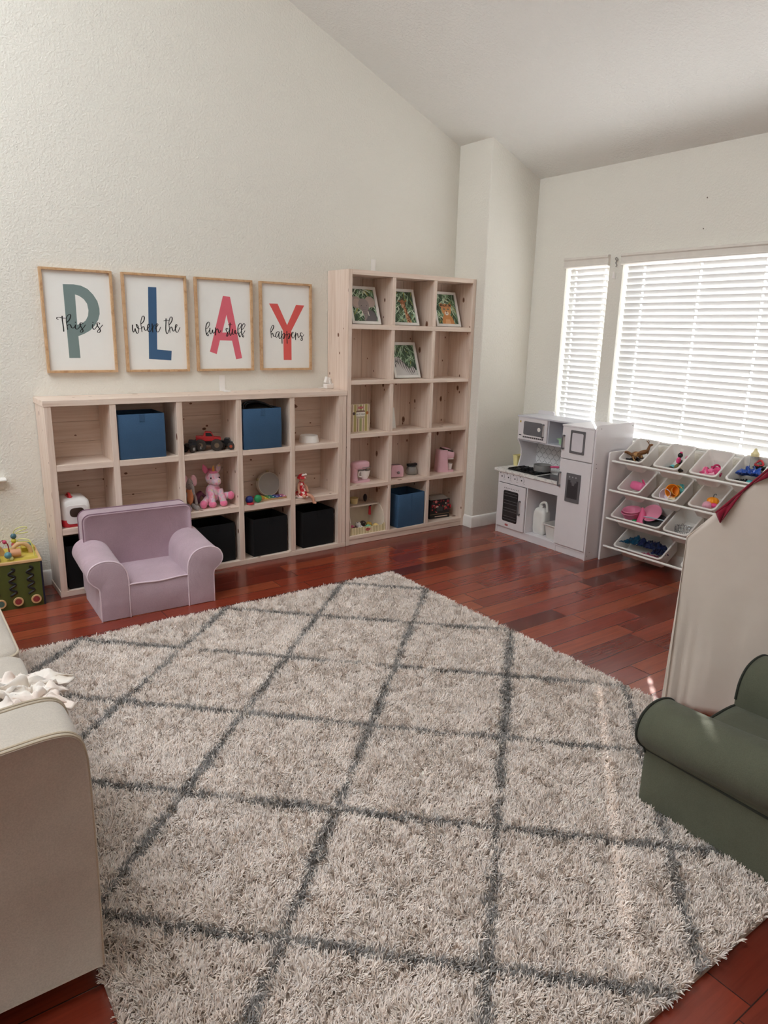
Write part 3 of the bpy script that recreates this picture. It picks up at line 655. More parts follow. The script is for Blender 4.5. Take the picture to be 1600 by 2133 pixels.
b = MB(); b.prism(rrect(-1.46+sx, -1.24+sx, .08, .84, .06, 5), -2.94+sy, -1.24+sy, 'y'); b.build('backrest', M_linen, sofa, ang=50)
for y0 in (-2.93, -2.09):
    b = MB(); b.T = Matrix.Translation((-1.12+sx, y0+.42+sy, .70)) @ Matrix.Rotation(R(-10), 4, 'Y'); b.ell((0, 0, 0), (.10, .41, .22), 28, 16, e=.45); b.build('back_cushion', M_linen, sofa)
M_dkwood = plain((48, 30, 22), 0.45)
for x in (-1.40, -.68):
    for y in (-2.98, -1.12):
        b = MB(); b.cyl((x+sx, y+sy, 0), (x+sx, y+sy, .08), .018, .026, 14); b.build('leg', M_dkwood, sofa)
# rumpled garment on the near seat cushion
t = NT('cream_jersey'); v = t.coord('Object'); f = t.noise(v, 9, 2)
M_cloth = t.set(Base_Color=t.ramp(f, [(0.35, lin((226, 214, 200))), (0.5, lin((236, 228, 220))), (0.75, lin((230, 210, 198)))]), Roughness=0.85, Sheen_Weight=0.2)
def rumple(name, label, cat, cx_, cy_, z, lx, ly, amp, seed, m, rz=0, parent=None, n=54, edge=None):
    b = MB(); vs = []; fs = []
    for j in range(n+1):
        for i in range(n+1):
            u, v_ = i/n*2-1, j/n*2-1
            r_ = 1+.22*noise.noise(Vector((u*1.5, v_*1.5, seed)))
            p = Vector((u*2.1, v_*3.2, seed*1.7)); h = noise.noise(p)*.6+abs(noise.noise(p*2.1))*.8+abs(noise.noise(p*4.3+Vector((3, 1, 0))))*.35
            fall = max(0, 1-max(abs(u), abs(v_))**3)
            x = u*lx*r_+.35*lx*noise.noise(p*1.4+Vector((9, 0, 0))); y = v_*ly*r_+.35*ly*noise.noise(p*1.4+Vector((0, 9, 4)))
            zz = .004+amp*h*(.25+.75*fall)
            if edge: zz = edge(x, y, zz)
            vs.append((x, y, max(zz, .003) if not edge else zz))
    for j in range(n):
        for i in range(n): a = j*(n+1)+i; fs.append((a, a+1, a+n+2, a+n+1))
    b.add(vs, fs); o = b.build(name, m, parent, ang=180, fix=False, solid=.003)
    if parent is None: o.location = (cx_, cy_, z); o.rotation_euler = (0, 0, rz); tag(o, label, cat)
    return o
def over_edge(x, y, zz):
    wx = x   # world x relative to the garment centre; cushion front edge lies at +0.10
    return zz+.012 if wx < .11 else zz+.012-.30*(wx-.11)
rumple('garment', 'rumpled cream garment lying on the near sofa seat cushion', 'clothing', -.565, -2.50, .514, .17, .125, .075, 3.1, M_cloth, R(-4), edge=over_edge)

# ------------------------------------------------------------ play tent (left corner of its front wall, folds at the hem)
t = NT('tent_canvas'); v = t.coord('Object'); f = t.noise(v, 5, 3); g = t.noise(v, 380, 2)
t.bump(t.math('ADD', t.math('MULTIPLY', t.noise(t.coord('Object', (1, 1, .5)), 5.5, 3, .5, .7), 1.0), t.math('MULTIPLY', g, .05)), 0.28, 0.03)
cnv = t.ramp(f, [(.3, lin((230, 217, 206))), (.7, lin((236, 224, 213)))]); trn = t.n('BsdfTranslucent'); t.l(cnv, trn.inputs['Color']); mx = t.n('MixShader'); mx.inputs[0].default_value = .18
t.set(Base_Color=cnv, Roughness=.9, Specular_IOR_Level=.2); t.l(t.b.outputs[0], mx.inputs[1]); t.l(trn.outputs[0], mx.inputs[2]); t.l(mx.outputs[0], t.out.inputs[0]); M_canvas = t.m
M_maroon = fabric('maroon_felt', (122, 16, 40), 500, 0.2); M_white = plain((238, 236, 232), 0.6)
t0 = Vector((1.995, -3.094, 0)); ta = math.atan2(-.226, .107)
tent = thing('play_tent', 'cream canvas house shaped play tent behind the olive armchair', 'play tent', t0, ta)
TWd, TDp, EV, AP = 1.02, .90, .80, 1.42            # width along local x, depth along local +y, eave and apex heights
def gable(y, fold, ev=EV, ap=AP):
    b = MB(); n, m_ = 60, 26; vs = []; fs = []
    for j in range(m_+1):
        for i in range(n+1):
            s_ = i/n*TWd; top = ev+(ap-ev)*(1-abs(2*s_/TWd-1)); z = top*j/m_
            k = max(0, 1-z/.75)
            edge = math.exp(-(s_/.10)**2)+.35*math.exp(-((TWd-s_)/.10)**2)
            w_ = fold*(k**1.2*(.020*edge*sin(s_*150)+.004*sin(s_*31))+.006*sin(s_*7+z*3)+.002*noise.noise(Vector((s_*6, z*6, 3))))
            vs.append((s_-.014*k*edge, y+w_, z+.003))
    for j in range(m_):
        for i in range(n): a = j*(n+1)+i; fs.append((a, a+1, a+n+2, a+n+1))
    b.add(vs, fs); return b.build('gable_wall', M_canvas, tent, ang=180, fix=False, solid=.002)
EB, AB = .52, .98                  # the back sags lower
gable(0, 1); gable(TDp, 1, EB, AB)
for xx in (0, TWd):
    b = MB(); n = 30; vs = []; fs = []
    for j in range(13):
        for i in range(n+1):
            y = TDp*i/n; z = (EV+(EB-EV)*i/n)*j/12; k = max(0, 1-z/.7); vs.append((xx+k*.012*sin(y*40), y, z+.003))
    for j in range(12):
        for i in range(n): a = j*(n+1)+i; fs.append((a, a+1, a+n+2, a+n+1))
    b.add(vs, fs); b.build('side_wall', M_canvas, tent, ang=180, fix=False, solid=.002)
    b = MB(); b.add([(xx, 0, EV), (TWd/2, 0, AP), (TWd/2, TDp, AB), (xx, TDp, EB)], [(0, 1, 2, 3)]); b.build('roof', M_canvas, tent, smooth=False, solid=.003, fix=False)
# maroon trim and pennants along the front roof edge
def edgept(s_): return Vector((s_, 0, EV+(AP-EV)*(1-abs(2*s_/TWd-1))))
b = MB(); b.tube([edgept(.10)+Vector((0, -.008, .002)), edgept(.30)+Vector((0, -.008, .006)), edgept(TWd/2)+Vector((0, -.008, .006)), edgept(.9)+Vector((0, -.008, .002))], .006, 8); b.build('roof_trim', M_maroon, tent)
for s0, s1, st_, zt_ in ((.100, .190, .121, .888), (.215, .36, .27, 1.10), (.375, .51, .42, 1.26), (.52, .66, .59, 1.24), (.68, .84, .74, 1.02)):
    A_, B_ = edgept(s0), edgept(s1); T_ = Vector((st_, 0, zt_)); b = MB(); n = 8; up_ = [A_.lerp(B_, k/n) for k in range(n+1)]
    vs = []
    for r_ in range(5):
        f_ = r_/4
        for k, p in enumerate(up_): q = p.lerp(T_, f_); vs.append((q.x, -.010-.012*sin(pi*f_*.7)-.006*sin(k*1.1), q.z))
    b.add(vs, [(r_*(n+1)+k, r_*(n+1)+k+1, (r_+1)*(n+1)+k+1, (r_+1)*(n+1)+k) for r_ in range(4) for k in range(n)]); b.build('pennant', M_maroon, tent, ang=180, solid=.003, fix=False)
# ------------------------------------------------------------ toy kitchen
M_kw = plain((228, 224, 227), 0.38, var=.012); M_kin = plain((206, 206, 214), 0.45, var=.015)
M_grey = plain((104, 103, 106), 0.4); M_dgrey = plain((58, 57, 60), 0.4); M_black = plain((14, 14, 15), 0.45); M_red = plain((176, 26, 38), 0.45)
M_silver = plain((190, 190, 192), 0.25, metal=1.0)
t = NT('marble_print'); v = t.coord('Object'); f = t.noise(v, 9, 5, .6, 2.2)
M_marble = t.set(Base_Color=t.ramp(f, [(.44, lin((236, 234, 230))), (.5, lin((196, 194, 192))), (.54, lin((236, 234, 230)))]), Roughness=.35)
t = NT('trellis_print'); v = t.coord('Object'); sp_ = t.n('SeparateXYZ'); t.l(v, sp_.inputs[0])
def tri_(a, sc): return t.math('ABSOLUTE', t.math('SUBTRACT', t.math('FRACT', t.math('MULTIPLY', a, sc)), .5))
u_ = tri_(sp_.outputs[1], 1/.062); v__ = tri_(sp_.outputs[2], 1/.075)
q_ = t.math('ADD', t.math('ADD', u_, v__), t.math('MULTIPLY', t.math('SINE', t.math('MULTIPLY', u_, 12.56)), .06)); d_ = t.math('ABSOLUTE', t.math('SUBTRACT', q_, .5))
M_trel = t.set(Base_Color=t.ramp(d_, [(.035, lin((168, 168, 172))), (.06, lin((226, 226, 228)))]), Roughness=.4)
t = NT('oven_glass'); v = t.coord('Object'); f = t.noise(v, 12, 2)
M_oven = t.set(Base_Color=t.ramp(f, [(.3, lin((42, 40, 42))), (.7, lin((52, 50, 52)))]), Roughness=.18, Specular_IOR_Level=.5)
kx = 3.38; KO = Vector((3.59, -1.035, 0))
kit = thing('toy_kitchen', 'white wooden toy kitchen with stove, oven and fridge under the narrow window', 'toy kitchen', KO)
def K(): b = MB(); b.T = Matrix.Translation(-KO); return b
def kbox(name, x0, x1, y0, y1, z0, z1, m=None, bev=.0015, par=None):
    b = K(); b.box(x0, x1, y0, y1, z0, z1); return b.build(name, m or M_kw, par or kit, smooth=False, bevel=bev)
b = K(); b.box(kx+.002, 3.80, -.578, -.565, 0, .522); b.box(kx+.004, 3.79, -.897, -.886, .062, .436); b.box(kx+.006, 3.79, -1.21, -.578, .047, .0615)
b.box(3.785, 3.80, -1.21, -.578, .0615, .522); b.box(kx+.010, kx+.022, -1.50, -.5785, 0, .0465); b.box(kx+.004, kx+.10, -1.50, -1.2105, .0468, .0665); b.build('cabinet_body', M_kw, kit, smooth=False, bevel=.0012)
kbox('front_fascia', kx, kx+.014, -1.2095, -.5655, .436, .5215)
b = K(); b.prism([(3.80, -.509)]+[(kx-.013+.025-.025*sin(R(a)), -.509-.025+.025*cos(R(a))) for a in (0, 30, 60, 90)]+[(kx-.013, -1.2095), (3.80, -1.2095)], .522, .543, 'z')
b.build('countertop', M_marble, kit, smooth=False, bevel=.003)
# control dials printed on the fascia
b = K()
for i in range(4):
    yc, zc_ = -.605-.0735*i, .484
    b.flat([ngon(14, .007, (yc, zc_))], kx-.0006, 0, 'x')
    arc = [(yc-.029*cos(R(a)), zc_+.029*sin(R(a))) for a in range(-25, 75, 12)]; arn = [(yc-(.029-.005*(1-k/len(arc)))*cos(R(a)), zc_+(.029-.005*(1-k/len(arc)))*sin(R(a))) for k, a in enumerate(range(-25, 75, 12))]
    b.flat([arc+arn[::-1]], kx-.0006, 0, 'x'); b.flat([ngon(8, .0055, (yc+.017, zc_+.026))], kx-.0006, 1, 'x'); b.flat([[(yc-.040, zc_-.024), (yc-.016, zc_-.022), (yc-.016, zc_-.020), (yc-.040, zc_-.022)]], kx-.0006, 1, 'x')
b.build('dial_print', [M_dgrey, M_grey], kit, smooth=False)
# oven door
def handle(par, yc, z0, z1, xf, r=.0065):
    b = K(); b.tube(smoothpath([(xf, yc, z1-.012), (xf-.018, yc, z1-.010), (xf-.024, yc, z1-.024), (xf-.024, yc, (z0+z1)/2), (xf-.024, yc, z0+.024), (xf-.018, yc, z0+.010), (xf, yc, z0+.012)], 5), r, 10)
    b.build('handle', M_grey, par)
od = kbox('oven_door', kx-.010, kx+.003, -.8845, -.580, .064, .4315)
b = K(); b.flat([rrect(-.812, -.645, .117, .378, .015)], kx-.0106, 0, 'x')
for zz in (.355, .332, .292, .268, .228, .205, .160, .137): b.flat([[(-.802, zz), (-.655, zz), (-.655, zz+.004), (-.802, zz+.004)]], kx-.0112, 1, 'x')
b.build('window', [M_oven, M_grey], od, smooth=False)
b = K(); b.flat([ngon(24, .021, (-.70, .088), .009)], kx-.0108, 0, 'x'); lettering(b, 'Melissa&Doug', .0072, (kx-.0112, -.70, .088), (0, -1, 0), (0, 0, 1), 1)
for k in range(9): b.flat([ngon(8, .0042, (-.655-.019*k, .397))], kx-.0108, 2, 'x')
b.build('door_print', [M_red, M_white, M_dgrey], od, smooth=False)
handle(od, -.838, .195, .325, kx-.010)
# upper cabinet on a curved side panel
cur = [(3.80, .543), (3.571, .543), (3.581, .557), (3.594, .599), (3.606, .640), (3.603, .691), (3.587, .726), (3.566, .761), (3.556, .775), (3.556, .980), (3.80, .980)]
b = K(); b.prism([(x, z) for x, z in cur], -.592, -.580, 'y'); b.build('side_panel', M_kw, kit, smooth=False, bevel=.0012)
b = K(); b.box(3.56, 3.80, -1.2095, -.5925, .772, .784); b.box(3.545, 3.80, -1.2095, -.577, .968, .980); b.box(3.561, 3.785, -.909, -.899, .784, .968); b.box(3.785, 3.80, -1.2095, -.5925, .784, .968)
b.build('upper_cabinet', M_kin, kit, smooth=False, bevel=.001)
b = K(); b.prism([(-.580, .980)]+[(-.580-.012+.012*cos(R(180-a))*-1 if False else -.580-.0, 1.004)]+[(-.592, 1.010), (-.74, 1.010), (-.752, .998), (-.752, .980)], 3.785, 3.80, 'x'); b.build('back_lip', M_kw, kit, smooth=False)
kbox('backsplash', 3.785, 3.80, -1.2095, -.5925, .5432, .7718, M_trel, 0)
mw = kbox('microwave_door', 3.548, 3.5605, -.899, -.5935, .785, .967)
b = K(); b.flat([rrect(-.850, -.648, .826, .937, .014)], 3.5474, 0, 'x'); b.flat([ngon(20, .017, (-.815, .883))], 3.5468, 2, 'x')
for k in range(11): b.flat([[(-.645-.0205*k, .802), (-.645-.0205*k-.016, .802), (-.645-.0205*k-.016, .814), (-.645-.0205*k, .814)]], 3.5474, 1, 'x')
b.flat([[(-.605, .922), (-.618, .922), (-.618, .938), (-.605, .938)]], 3.5474, 3, 'x'); b.flat([[(-.602, .815), (-.628, .815), (-.628, .823), (-.602, .823)]], 3.5474, 1, 'x')
b.build('window', [plain((112, 112, 116), .2), M_dgrey, M_white, plain((190, 160, 60), .5)], mw, smooth=False)
handle(mw, -.866, .818, .940, 3.548, .006)
# fridge
b = K(); b.box(kx+.006, 3.795, -1.2215, -1.2097, 0, .974); b.box(kx+.006, 3.79, -1.50, -1.2215, .062, .070); b.box(kx+.006, 3.79, -1.50, -1.2215, .731, .737); b.box(3.78, 3.795, -1.50, -1.2215, .07, .974)
b.build('fridge_body', M_kw, kit, smooth=False, bevel=.001)
kbox('fridge_top', kx-.008, 3.80, -1.5005, -1.2025, .9745, .986)
b = K(); pts = [(kx-.004, 0), (3.804, 0), (3.804, 1.0)]+[(3.792+.012*cos(R(a)), 1.0+.012*sin(R(a))) for a in (30, 60, 90)]+[(kx+.030-.034*sin(R(a)), .978+.034*cos(R(a))) for a in (0, 20, 40, 60, 90)]
b.prism(pts, -1.514, -1.501, 'y'); sp = b.build('end_panel', M_kw, kit, smooth=False, bevel=.0012)
b = K()
for x_, z_ in ((3.40, .035), (3.425, .06), (3.41, .70), (3.785, .99), (3.425, .985), (3.405, .73)): b.cyl((x_, -1.5138, z_), (x_, -1.5146, z_), .0035, n=10)
b.build('screw_caps', M_grey, sp)
fd = kbox('freezer_door', kx-.010, kx+.004, -1.4995, -1.211, .7375, .9735); fl_ = kbox('fridge_door', kx-.010, kx+.004, -1.4995, -1.211, .068, .7305)
handle(fd, -1.233, .797, .915, kx-.010); handle(fl_, -1.226, .514, .636, kx-.010)
b = K(); x_ = kx-.0101
for lp, m_ in (((rrect(-1.4245, -1.2905, .783, .954, .006)), 0),): b.prism(lp, x_-.004, x_, 'x', 0)
b.flat([rrect(-1.4085, -1.3065, .801, .936, .010)], x_-.0045, 1, 'x'); b.build('note_board', [M_grey, plain((214, 210, 216), .4)], fd, smooth=False)
b = K(); b.prism(rrect(-1.4185, -1.287, .418, .634, .004), x_-.007, x_, 'x', 0); b.flat([rrect(-1.402, -1.303, .446, .584, .004)], x_-.0074, 1, 'x')
b.flat([[(-1.33, .584), (-1.385, .584), (-1.385, .568), (-1.372, .568), (-1.366, .545), (-1.346, .545), (-1.340, .568), (-1.33, .568)]], x_-.0079, 0, 'x')
for k in range(3): b.flat([ngon(10, .0065, (-1.318-.030*k, .608))], x_-.0075, 2, 'x')
b.build('water_dispenser', [M_grey, M_dgrey, plain((170, 170, 172), .4)], fl_, smooth=False)
# stove grate and sink
b = K(); b.box(3.412, 3.605, -.936, -.632, .5432, .548)
for k in range(7): b.box(3.416, 3.60, -.640-.046*k-.006, -.640-.046*k+.002, .549, .559)
for k in range(5): b.box(3.416+.043*k, 3.424+.043*k, -.930, -.636, .548, .557)
for k in (0, 1):
    for j in (0, 1): b.lathe([(.024, 0), (.026, .006), (.016, .009), (.001, .009)], (3.46+.09*k, -.71-.145*j, .549), 16)
b.build('stove_grate', M_black, kit, smooth=False)
b = K(); b.box(3.40, 3.575, -1.195, -.965, .5432, .5445); b.build('sink', plain((66, 66, 70), .25), kit, smooth=False)
b = K(); b.tube(smoothpath([(3.66, -1.08, .5436), (3.66, -1.08, .60), (3.645, -1.08, .628), (3.61, -1.08, .632), (3.585, -1.08, .612)], 5), .008, 10); b.cyl((3.66, -1.08, .5436), (3.66, -1.08, .553), .016); b.build('faucet', M_grey, kit)

# things in and on the kitchen
def lathe_thing(name, label, cat, loc, prof, m, group=None, rz=0, extra=None, n=28):
    root = thing(name, label, cat, loc, rz, group); b = MB(); b.lathe(prof, n=n); b.build('body', m, root, ang=50)
    return root
pot = lathe_thing('toy_pot', 'grey toy saucepan with a pink handle on the stove grate', 'toy pot', (3.545, -.885, .560), [(.001, 0), (.066, 0), (.069, .004), (.069, .048), (.073, .051), (.069, .052), (.066, .050), (.066, .006), (.001, .006)], plain((142, 141, 140), .45))
b = MB(); b.tube([(.02, -.066, .040), (.03, -.085, .043), (.05, -.13, .046)], [.007, .009, .009], 10); b.build('handle', plain((206, 74, 120), .5), pot)
o = MB(); o.ell((0, 0, .014), (.022, .024, .0135), 18, 10); tag(o.build('toy_food', plain((190, 60, 92), .5), loc=(3.625, -.765, .5595)), 'small dark pink toy piece behind the stove grate beside the grey saucepan', 'toy food')
bs = thing('toy_basket', 'pale yellow plastic basket on the left end of the toy kitchen counter', 'toy basket', (3.62, -.546, .5432)); b = MB()
def sqr(h, z, r=.008): return [(x, y, z) for x, y in rrect(-h, h, -h*.62, h*.62, r, 3)]
b.loft([sqr(.036, 0), sqr(.043, .082), sqr(.046, .084), sqr(.046, .090), sqr(.0425, .090), sqr(.034, .004)]); b.build('tub', plain((232, 220, 158), .5), bs, ang=50)
cup = lathe_thing('toy_cup', 'small pale green toy cup in the open cubby of the toy kitchen', 'toy cup', (3.635, -.985, .785), [(.001, 0), (.020, 0), (.026, .040), (.030, .043), (.028, .045), (.024, .043), (.018, .003), (.001, .003)], plain((176, 214, 172), .5))
b = MB(); b.box(-.010, .008, .024, .044, .034, .041); b.build('spout', plain((176, 214, 172), .5), cup)
jug = thing('toy_jug', 'white plastic jug with an arched handle in the open cabinet of the toy kitchen', 'toy jug', (3.49, -.969, .0618)); jug.scale = (.92, .92, 1)
t = NT('milky_plastic'); f = t.noise(t.coord('Object'), 8, 2); M_milk = t.set(Base_Color=t.ramp(f, [(.3, lin((226, 226, 222))), (.7, lin((236, 236, 232)))]), Roughness=.3, Subsurface_Weight=.3, Subsurface_Radius=(.02, .02, .02))
b = MB()
def jr(h, z, k=.72): return [(y*k, x, z) for x, y in rrect(-h, h, -h, h, h*.5, 5)]
b.loft([jr(.050, 0), jr(.064, .010), jr(.068, .05), jr(.069, .13), jr(.066, .175), jr(.055, .202), jr(.036, .215)]); b.build('bottle', M_milk, jug, ang=60)
b = MB(); b.tube(smoothpath([(0, .030, .205), (0, .020, .238), (0, -.015, .262), (0, -.048, .252), (0, -.060, .19)], 6), .0105, 10); b.build('handle', M_milk, jug)
b = MB(); b.cyl((0, .012, .214), (0, .012, .232), .019, .018, 18); b.build('cap', M_white, jug)

# ------------------------------------------------------------ bin rack
M_bin = None
t = NT('bin_plastic'); f = t.noise(t.coord('Object', rnd=True), 5, 2); c_ = t.ramp(f, [(.3, lin((238, 234, 230))), (.7, lin((243, 240, 236)))]); tr = t.n('BsdfTranslucent'); t.l(c_, tr.inputs['Color']); mx = t.n('MixShader'); mx.inputs[0].default_value = .22
t.set(Base_Color=c_, Roughness=.28, Specular_IOR_Level=.5); t.l(t.b.outputs[0], mx.inputs[1]); t.l(tr.outputs[0], mx.inputs[2]); t.l(mx.outputs[0], t.out.inputs[0]); M_bin = t.m
M_rack = plain((234, 230, 230), .4, var=.012)
RO = Vector((3.64, -2.12, 0)); rack = thing('bin_rack', 'white toy storage rack with four tiers of tilted bins under the wide window', 'storage rack', RO)
def RB(): b = MB(); b.T = Matrix.Translation(-RO); return b
YL, YR = -1.551, -2.712
for y in (YL, YR-.015):
    b = RB(); b.prism([(3.506, 0), (3.795, 0), (3.795, .93), (3.775, .945), (3.66, .945) if False else (3.775, .945), (3.70, .90), (3.52, .818), (3.506, .806)] if False else [(3.506, 0), (3.792, 0), (3.792, .806), (3.782, .816), (3.516, .816), (3.506, .806)], y, y+.015, 'y'); b.build('side_panel', M_rack, rack, smooth=False, bevel=.0015)
FZ = [.748, .532, .320, .106]; SL = R(33)
for z in FZ:
    b = RB(); b.cyl((3.538, YL+.001, z), (3.538, YR-.001, z), .0085, n=14); b.build('rail', M_white, rack)
    b = RB(); b.cyl((3.760, YL+.001, z+.150), (3.760, YR-.001, z+.150), .0085, n=14); b.build('rail', M_white, rack)
BM = {}
def tub(label, row, yc, wd, l=.262, h=.118, group='storage bins in the rack'):
    M0 = Matrix.Translation((3.640, yc, FZ[row]+.095)) @ Matrix.Rotation(-SL, 4, 'Y')
    b = MB(); a, w2 = l/2, wd/2
    def rr(dx, dy, z, r): return [(x, y, z) for x, y in rrect(-a+dx, a-dx, -w2+dy, w2-dy, r, 5)]
    b.loft([rr(.030, .026, -h, .02), rr(.013, .013, -.018, .026), rr(.012, .012, -.012, .026), rr(.003, .003, -.011, .03), rr(0, 0, -.008, .03), rr(0, 0, -.002, .03), rr(.003, .003, 0, .03), rr(.011, .011, 0, .026), rr(.0145, .0145, -.006, .025), rr(.033, .029, -h+.003, .018)])
    o = b.build('storage_bin', M_bin, ang=50); o.matrix_world = M0; tag(o, label, 'storage bin', group); return M0
W_ = .196
kb_ = tub('white bin standing level in the open cabinet of the toy kitchen', 0, -1.9, .150, .26, .118, None)
kbo = [o for o in bpy.data.objects if o.name.startswith('storage_bin')][0]; kbo.matrix_world = Matrix.Translation((3.535, -1.120, .0625+.118)); 
BM[11] = tub('white bin of brown toy animals, top tier end nearest the toy kitchen', 0, -1.692, W_)
BM[12] = tub('white bin of small dark and pink toy figures, second on the top tier', 0, -1.972, W_)
BM[13] = tub('white bin holding only pink toy shoes, third on the top tier', 0, -2.243, W_)
BM[14] = tub('white bin with the blue doll dress and baby bottle on the top tier', 0, -2.492, W_)
BM[21] = tub('white bin with a pink toy purse, second tier nearest the toy kitchen', 1, -1.705, W_)
BM[22] = tub('white bin with the orange stacking cup, middle of the second tier', 1, -1.990, W_)
BM[23] = tub('white bin with the toy pumpkin, second tier beside the tent', 1, -2.265, W_)
BM[24] = tub('white empty bin at the end of the second tier behind the tent pennant', 1, -2.535, W_)
BM[31] = tub('wide white bin of pink toy dishes on the third tier', 2, -1.782, .410)
BM[32] = tub('narrow white bin with the silver tiara on the third tier', 2, -2.107, W_)
BM[41] = tub('wide white bin of navy costume cloth on the bottom tier', 3, -1.830, .402)
BM[42] = tub('wide white empty bin half behind the tent on the bottom tier', 3, -2.376, .402)

def inbin(k, u, v_, w_): return BM[k] @ Vector((u+.020, v_*(.94 if k in (31, 41) else .62), w_+(.012 if k in (31, 41) else .018)))       # u along the slope (front negative), v across, w above the rim
def put(o, loc, label, cat, group=None, rot=None, sc=1.3):
    o.location = Vector(loc)+Vector((-.004, 0, .010)); o.scale = (sc, sc, sc)
    if rot: o.rotation_euler = rot
    return tag(o, label, cat, group)
def blob(name, parts, mats, **kw):
    b = MB()
    for p in parts:
        b.T = p[3] if len(p) > 3 else Matrix.Identity(4); b.ell(p[0], p[1], 16, 10, p[2])
    return b.build(name, mats, **kw)
P_ = {k: plain(c, .45) for k, c in dict(brown=(120, 78, 40), tan=(176, 132, 78), dbrown=(58, 40, 30), black=(24, 23, 24), pink=(232, 112, 158), hot=(226, 70, 130), lpink=(240, 176, 196), mag=(186, 34, 96), khaki=(120, 108, 56), teal=(96, 186, 190), blue=(34, 74, 160), navy=(22, 32, 72), yellow=(248, 208, 110), orange=(248, 152, 20), white=(238, 236, 236), red=(196, 40, 52), green=(30, 140, 84), grey=(98, 98, 100), cream=(240, 226, 190), purple=(92, 60, 110)).items()}
# toy animals
def animal(mats, antl):
    b = MB(); b.ell((0, 0, .030), (.030, .012, .013), 14, 8)
    for sx_ in (-.02, .02):
        for sy_ in (-.007, .007): b.tube([(sx_, sy_, .026), (sx_*1.1, sy_, .013), (sx_*1.05, sy_, 0)], [.005, .0035, .004], 7)
    b.tube([(.024, 0, .036), (.034, 0, .052), (.038, 0, .058)], [.009, .007, .007], 8); b.ell((.045, 0, .060), (.012, .007, .007), 10, 7)
    b.tube([(-.029, 0, .034), (-.036, 0, .022)], [.003, .002], 6)
    if antl:
        for s_ in (-1, 1): b.tube([(.037, s_*.004, .064), (.034, s_*.012, .080), (.040, s_*.016, .090)], [.002, .002, .001], 5); b.tube([(.034, s_*.012, .080), (.026, s_*.014, .088)], [.002, .001], 5)
    return b.build('toy_animal', mats)
for i, (u, v_, w_, m_, an, rr, lb) in enumerate([(-.062, -.010, -.095, 'tan', 0, (.3, .5, 2.0), 'tan toy animal lying across the dark one in the top bin beside the kitchen'), (-.075, -.035, -.098, 'dbrown', 0, (1.2, .4, .4), 'dark brown toy animal at the front of the top bin beside the kitchen'), (-.030, -.055, -.095, 'brown', 1, (.1, -.3, -.8), 'brown toy deer with antlers raised at the right of the top bin beside the kitchen'), (-.085, .010, -.100, 'black', 0, (1.3, .2, 2.6), 'black toy animal on its side in the top bin beside the kitchen'), (-.045, .02, -.100, 'brown', 0, (.8, .2, 3.1), 'brown toy animal lying at the left in the top bin beside the kitchen')]):
    put(animal(P_[m_], an), inbin(11, u, v_, w_+.012), lb, 'toy animal', 'toy animals in the top bin beside the kitchen', rr)
# small figures
def figure(body, head, top):
    b = MB(); b.ell((0, 0, .018), (.013, .012, .018), 12, 8, 0); b.ell((0, 0, .045), (.014, .013, .014), 12, 8, 1); b.ell((0, 0, .059), (.016, .008, .006), 12, 8, 2)
    b.tube([(.012, 0, .026), (.022, 0, .016)], [.005, .004], 7, 0); b.tube([(-.012, 0, .026), (-.022, 0, .016)], [.005, .004], 7, 0)
    return b.build('toy_figure', [P_[body], P_[head], P_[top]])
for (u, v_, w_, a_, b__, c__, rr, lb) in [(-.040, -.035, -.075, 'hot', 'black', 'hot', (.2, .3, .5), 'pink and black toy figure on top of the pile in the second top tier bin'), (-.070, -.020, -.100, 'khaki', 'black', 'khaki', (.8, .2, 1.0), 'khaki and black toy figure lying in the second top tier bin'), (-.080, -.052, -.100, 'black', 'khaki', 'black', (1.4, .2, -.7), 'black and khaki toy figure at the right front of the second top tier bin'), (-.082, .035, -.104, 'black', 'teal', 'teal', (1.4, 0, 1.8), 'teal headed toy figure at the left front of the second top tier bin'), (-.02, -.055, -.095, 'white', 'pink', 'black', (.6, .6, .4), 'white and pink toy figure leaning at the back of the second top tier bin')]:
    put(figure(a_, b__, c__), inbin(12, u, v_, w_), lb, 'toy figure', 'toy figures in the second top tier bin', rr)
# pink play shoes
def shoe(m_):
    b = MB(); rings = []
    for x, wd, h in ((-.045, .012, .020), (-.03, .020, .026), (0, .018, .016), (.025, .021, .013), (.042, .018, .010), (.05, .008, .005)):
        rings.append([(x, wd*cos(2*pi*j/12), .001+h*(.5+.5*sin(2*pi*j/12))) for j in range(12)])
    b.loft(rings); b.tube(smoothpath([(.014, -.019, .010), (.018, -.010, .030), (.018, .010, .030), (.014, .019, .010)], 4), .005, 7); b.cyl((-.035, 0, -.02), (-.035, 0, .004), .006, .010, 8)
    return b.build('toy_shoe', m_)
for (u, v_, w_, m_, rr, lb) in [(-.075, .020, -.085, 'pink', (.3, .2, 1.2), 'pink toy shoe at the left of the third top tier bin'), (-.062, -.020, -.085, 'hot', (-.4, .3, 1.9), 'deeper pink toy shoe in the middle of the third top tier bin'), (-.055, -.055, -.080, 'mag', (.2, -.4, .8), 'magenta toy shoe leaning right in the third top tier bin'), (-.088, -.02, -.09, 'lpink', (.1, .1, 1.5), 'pale pink toy shoe lowest in the third top tier bin')]:
    put(shoe(P_[m_]), inbin(13, u, v_, w_), lb, 'toy shoe', 'toy shoes in the third top tier bin', rr)
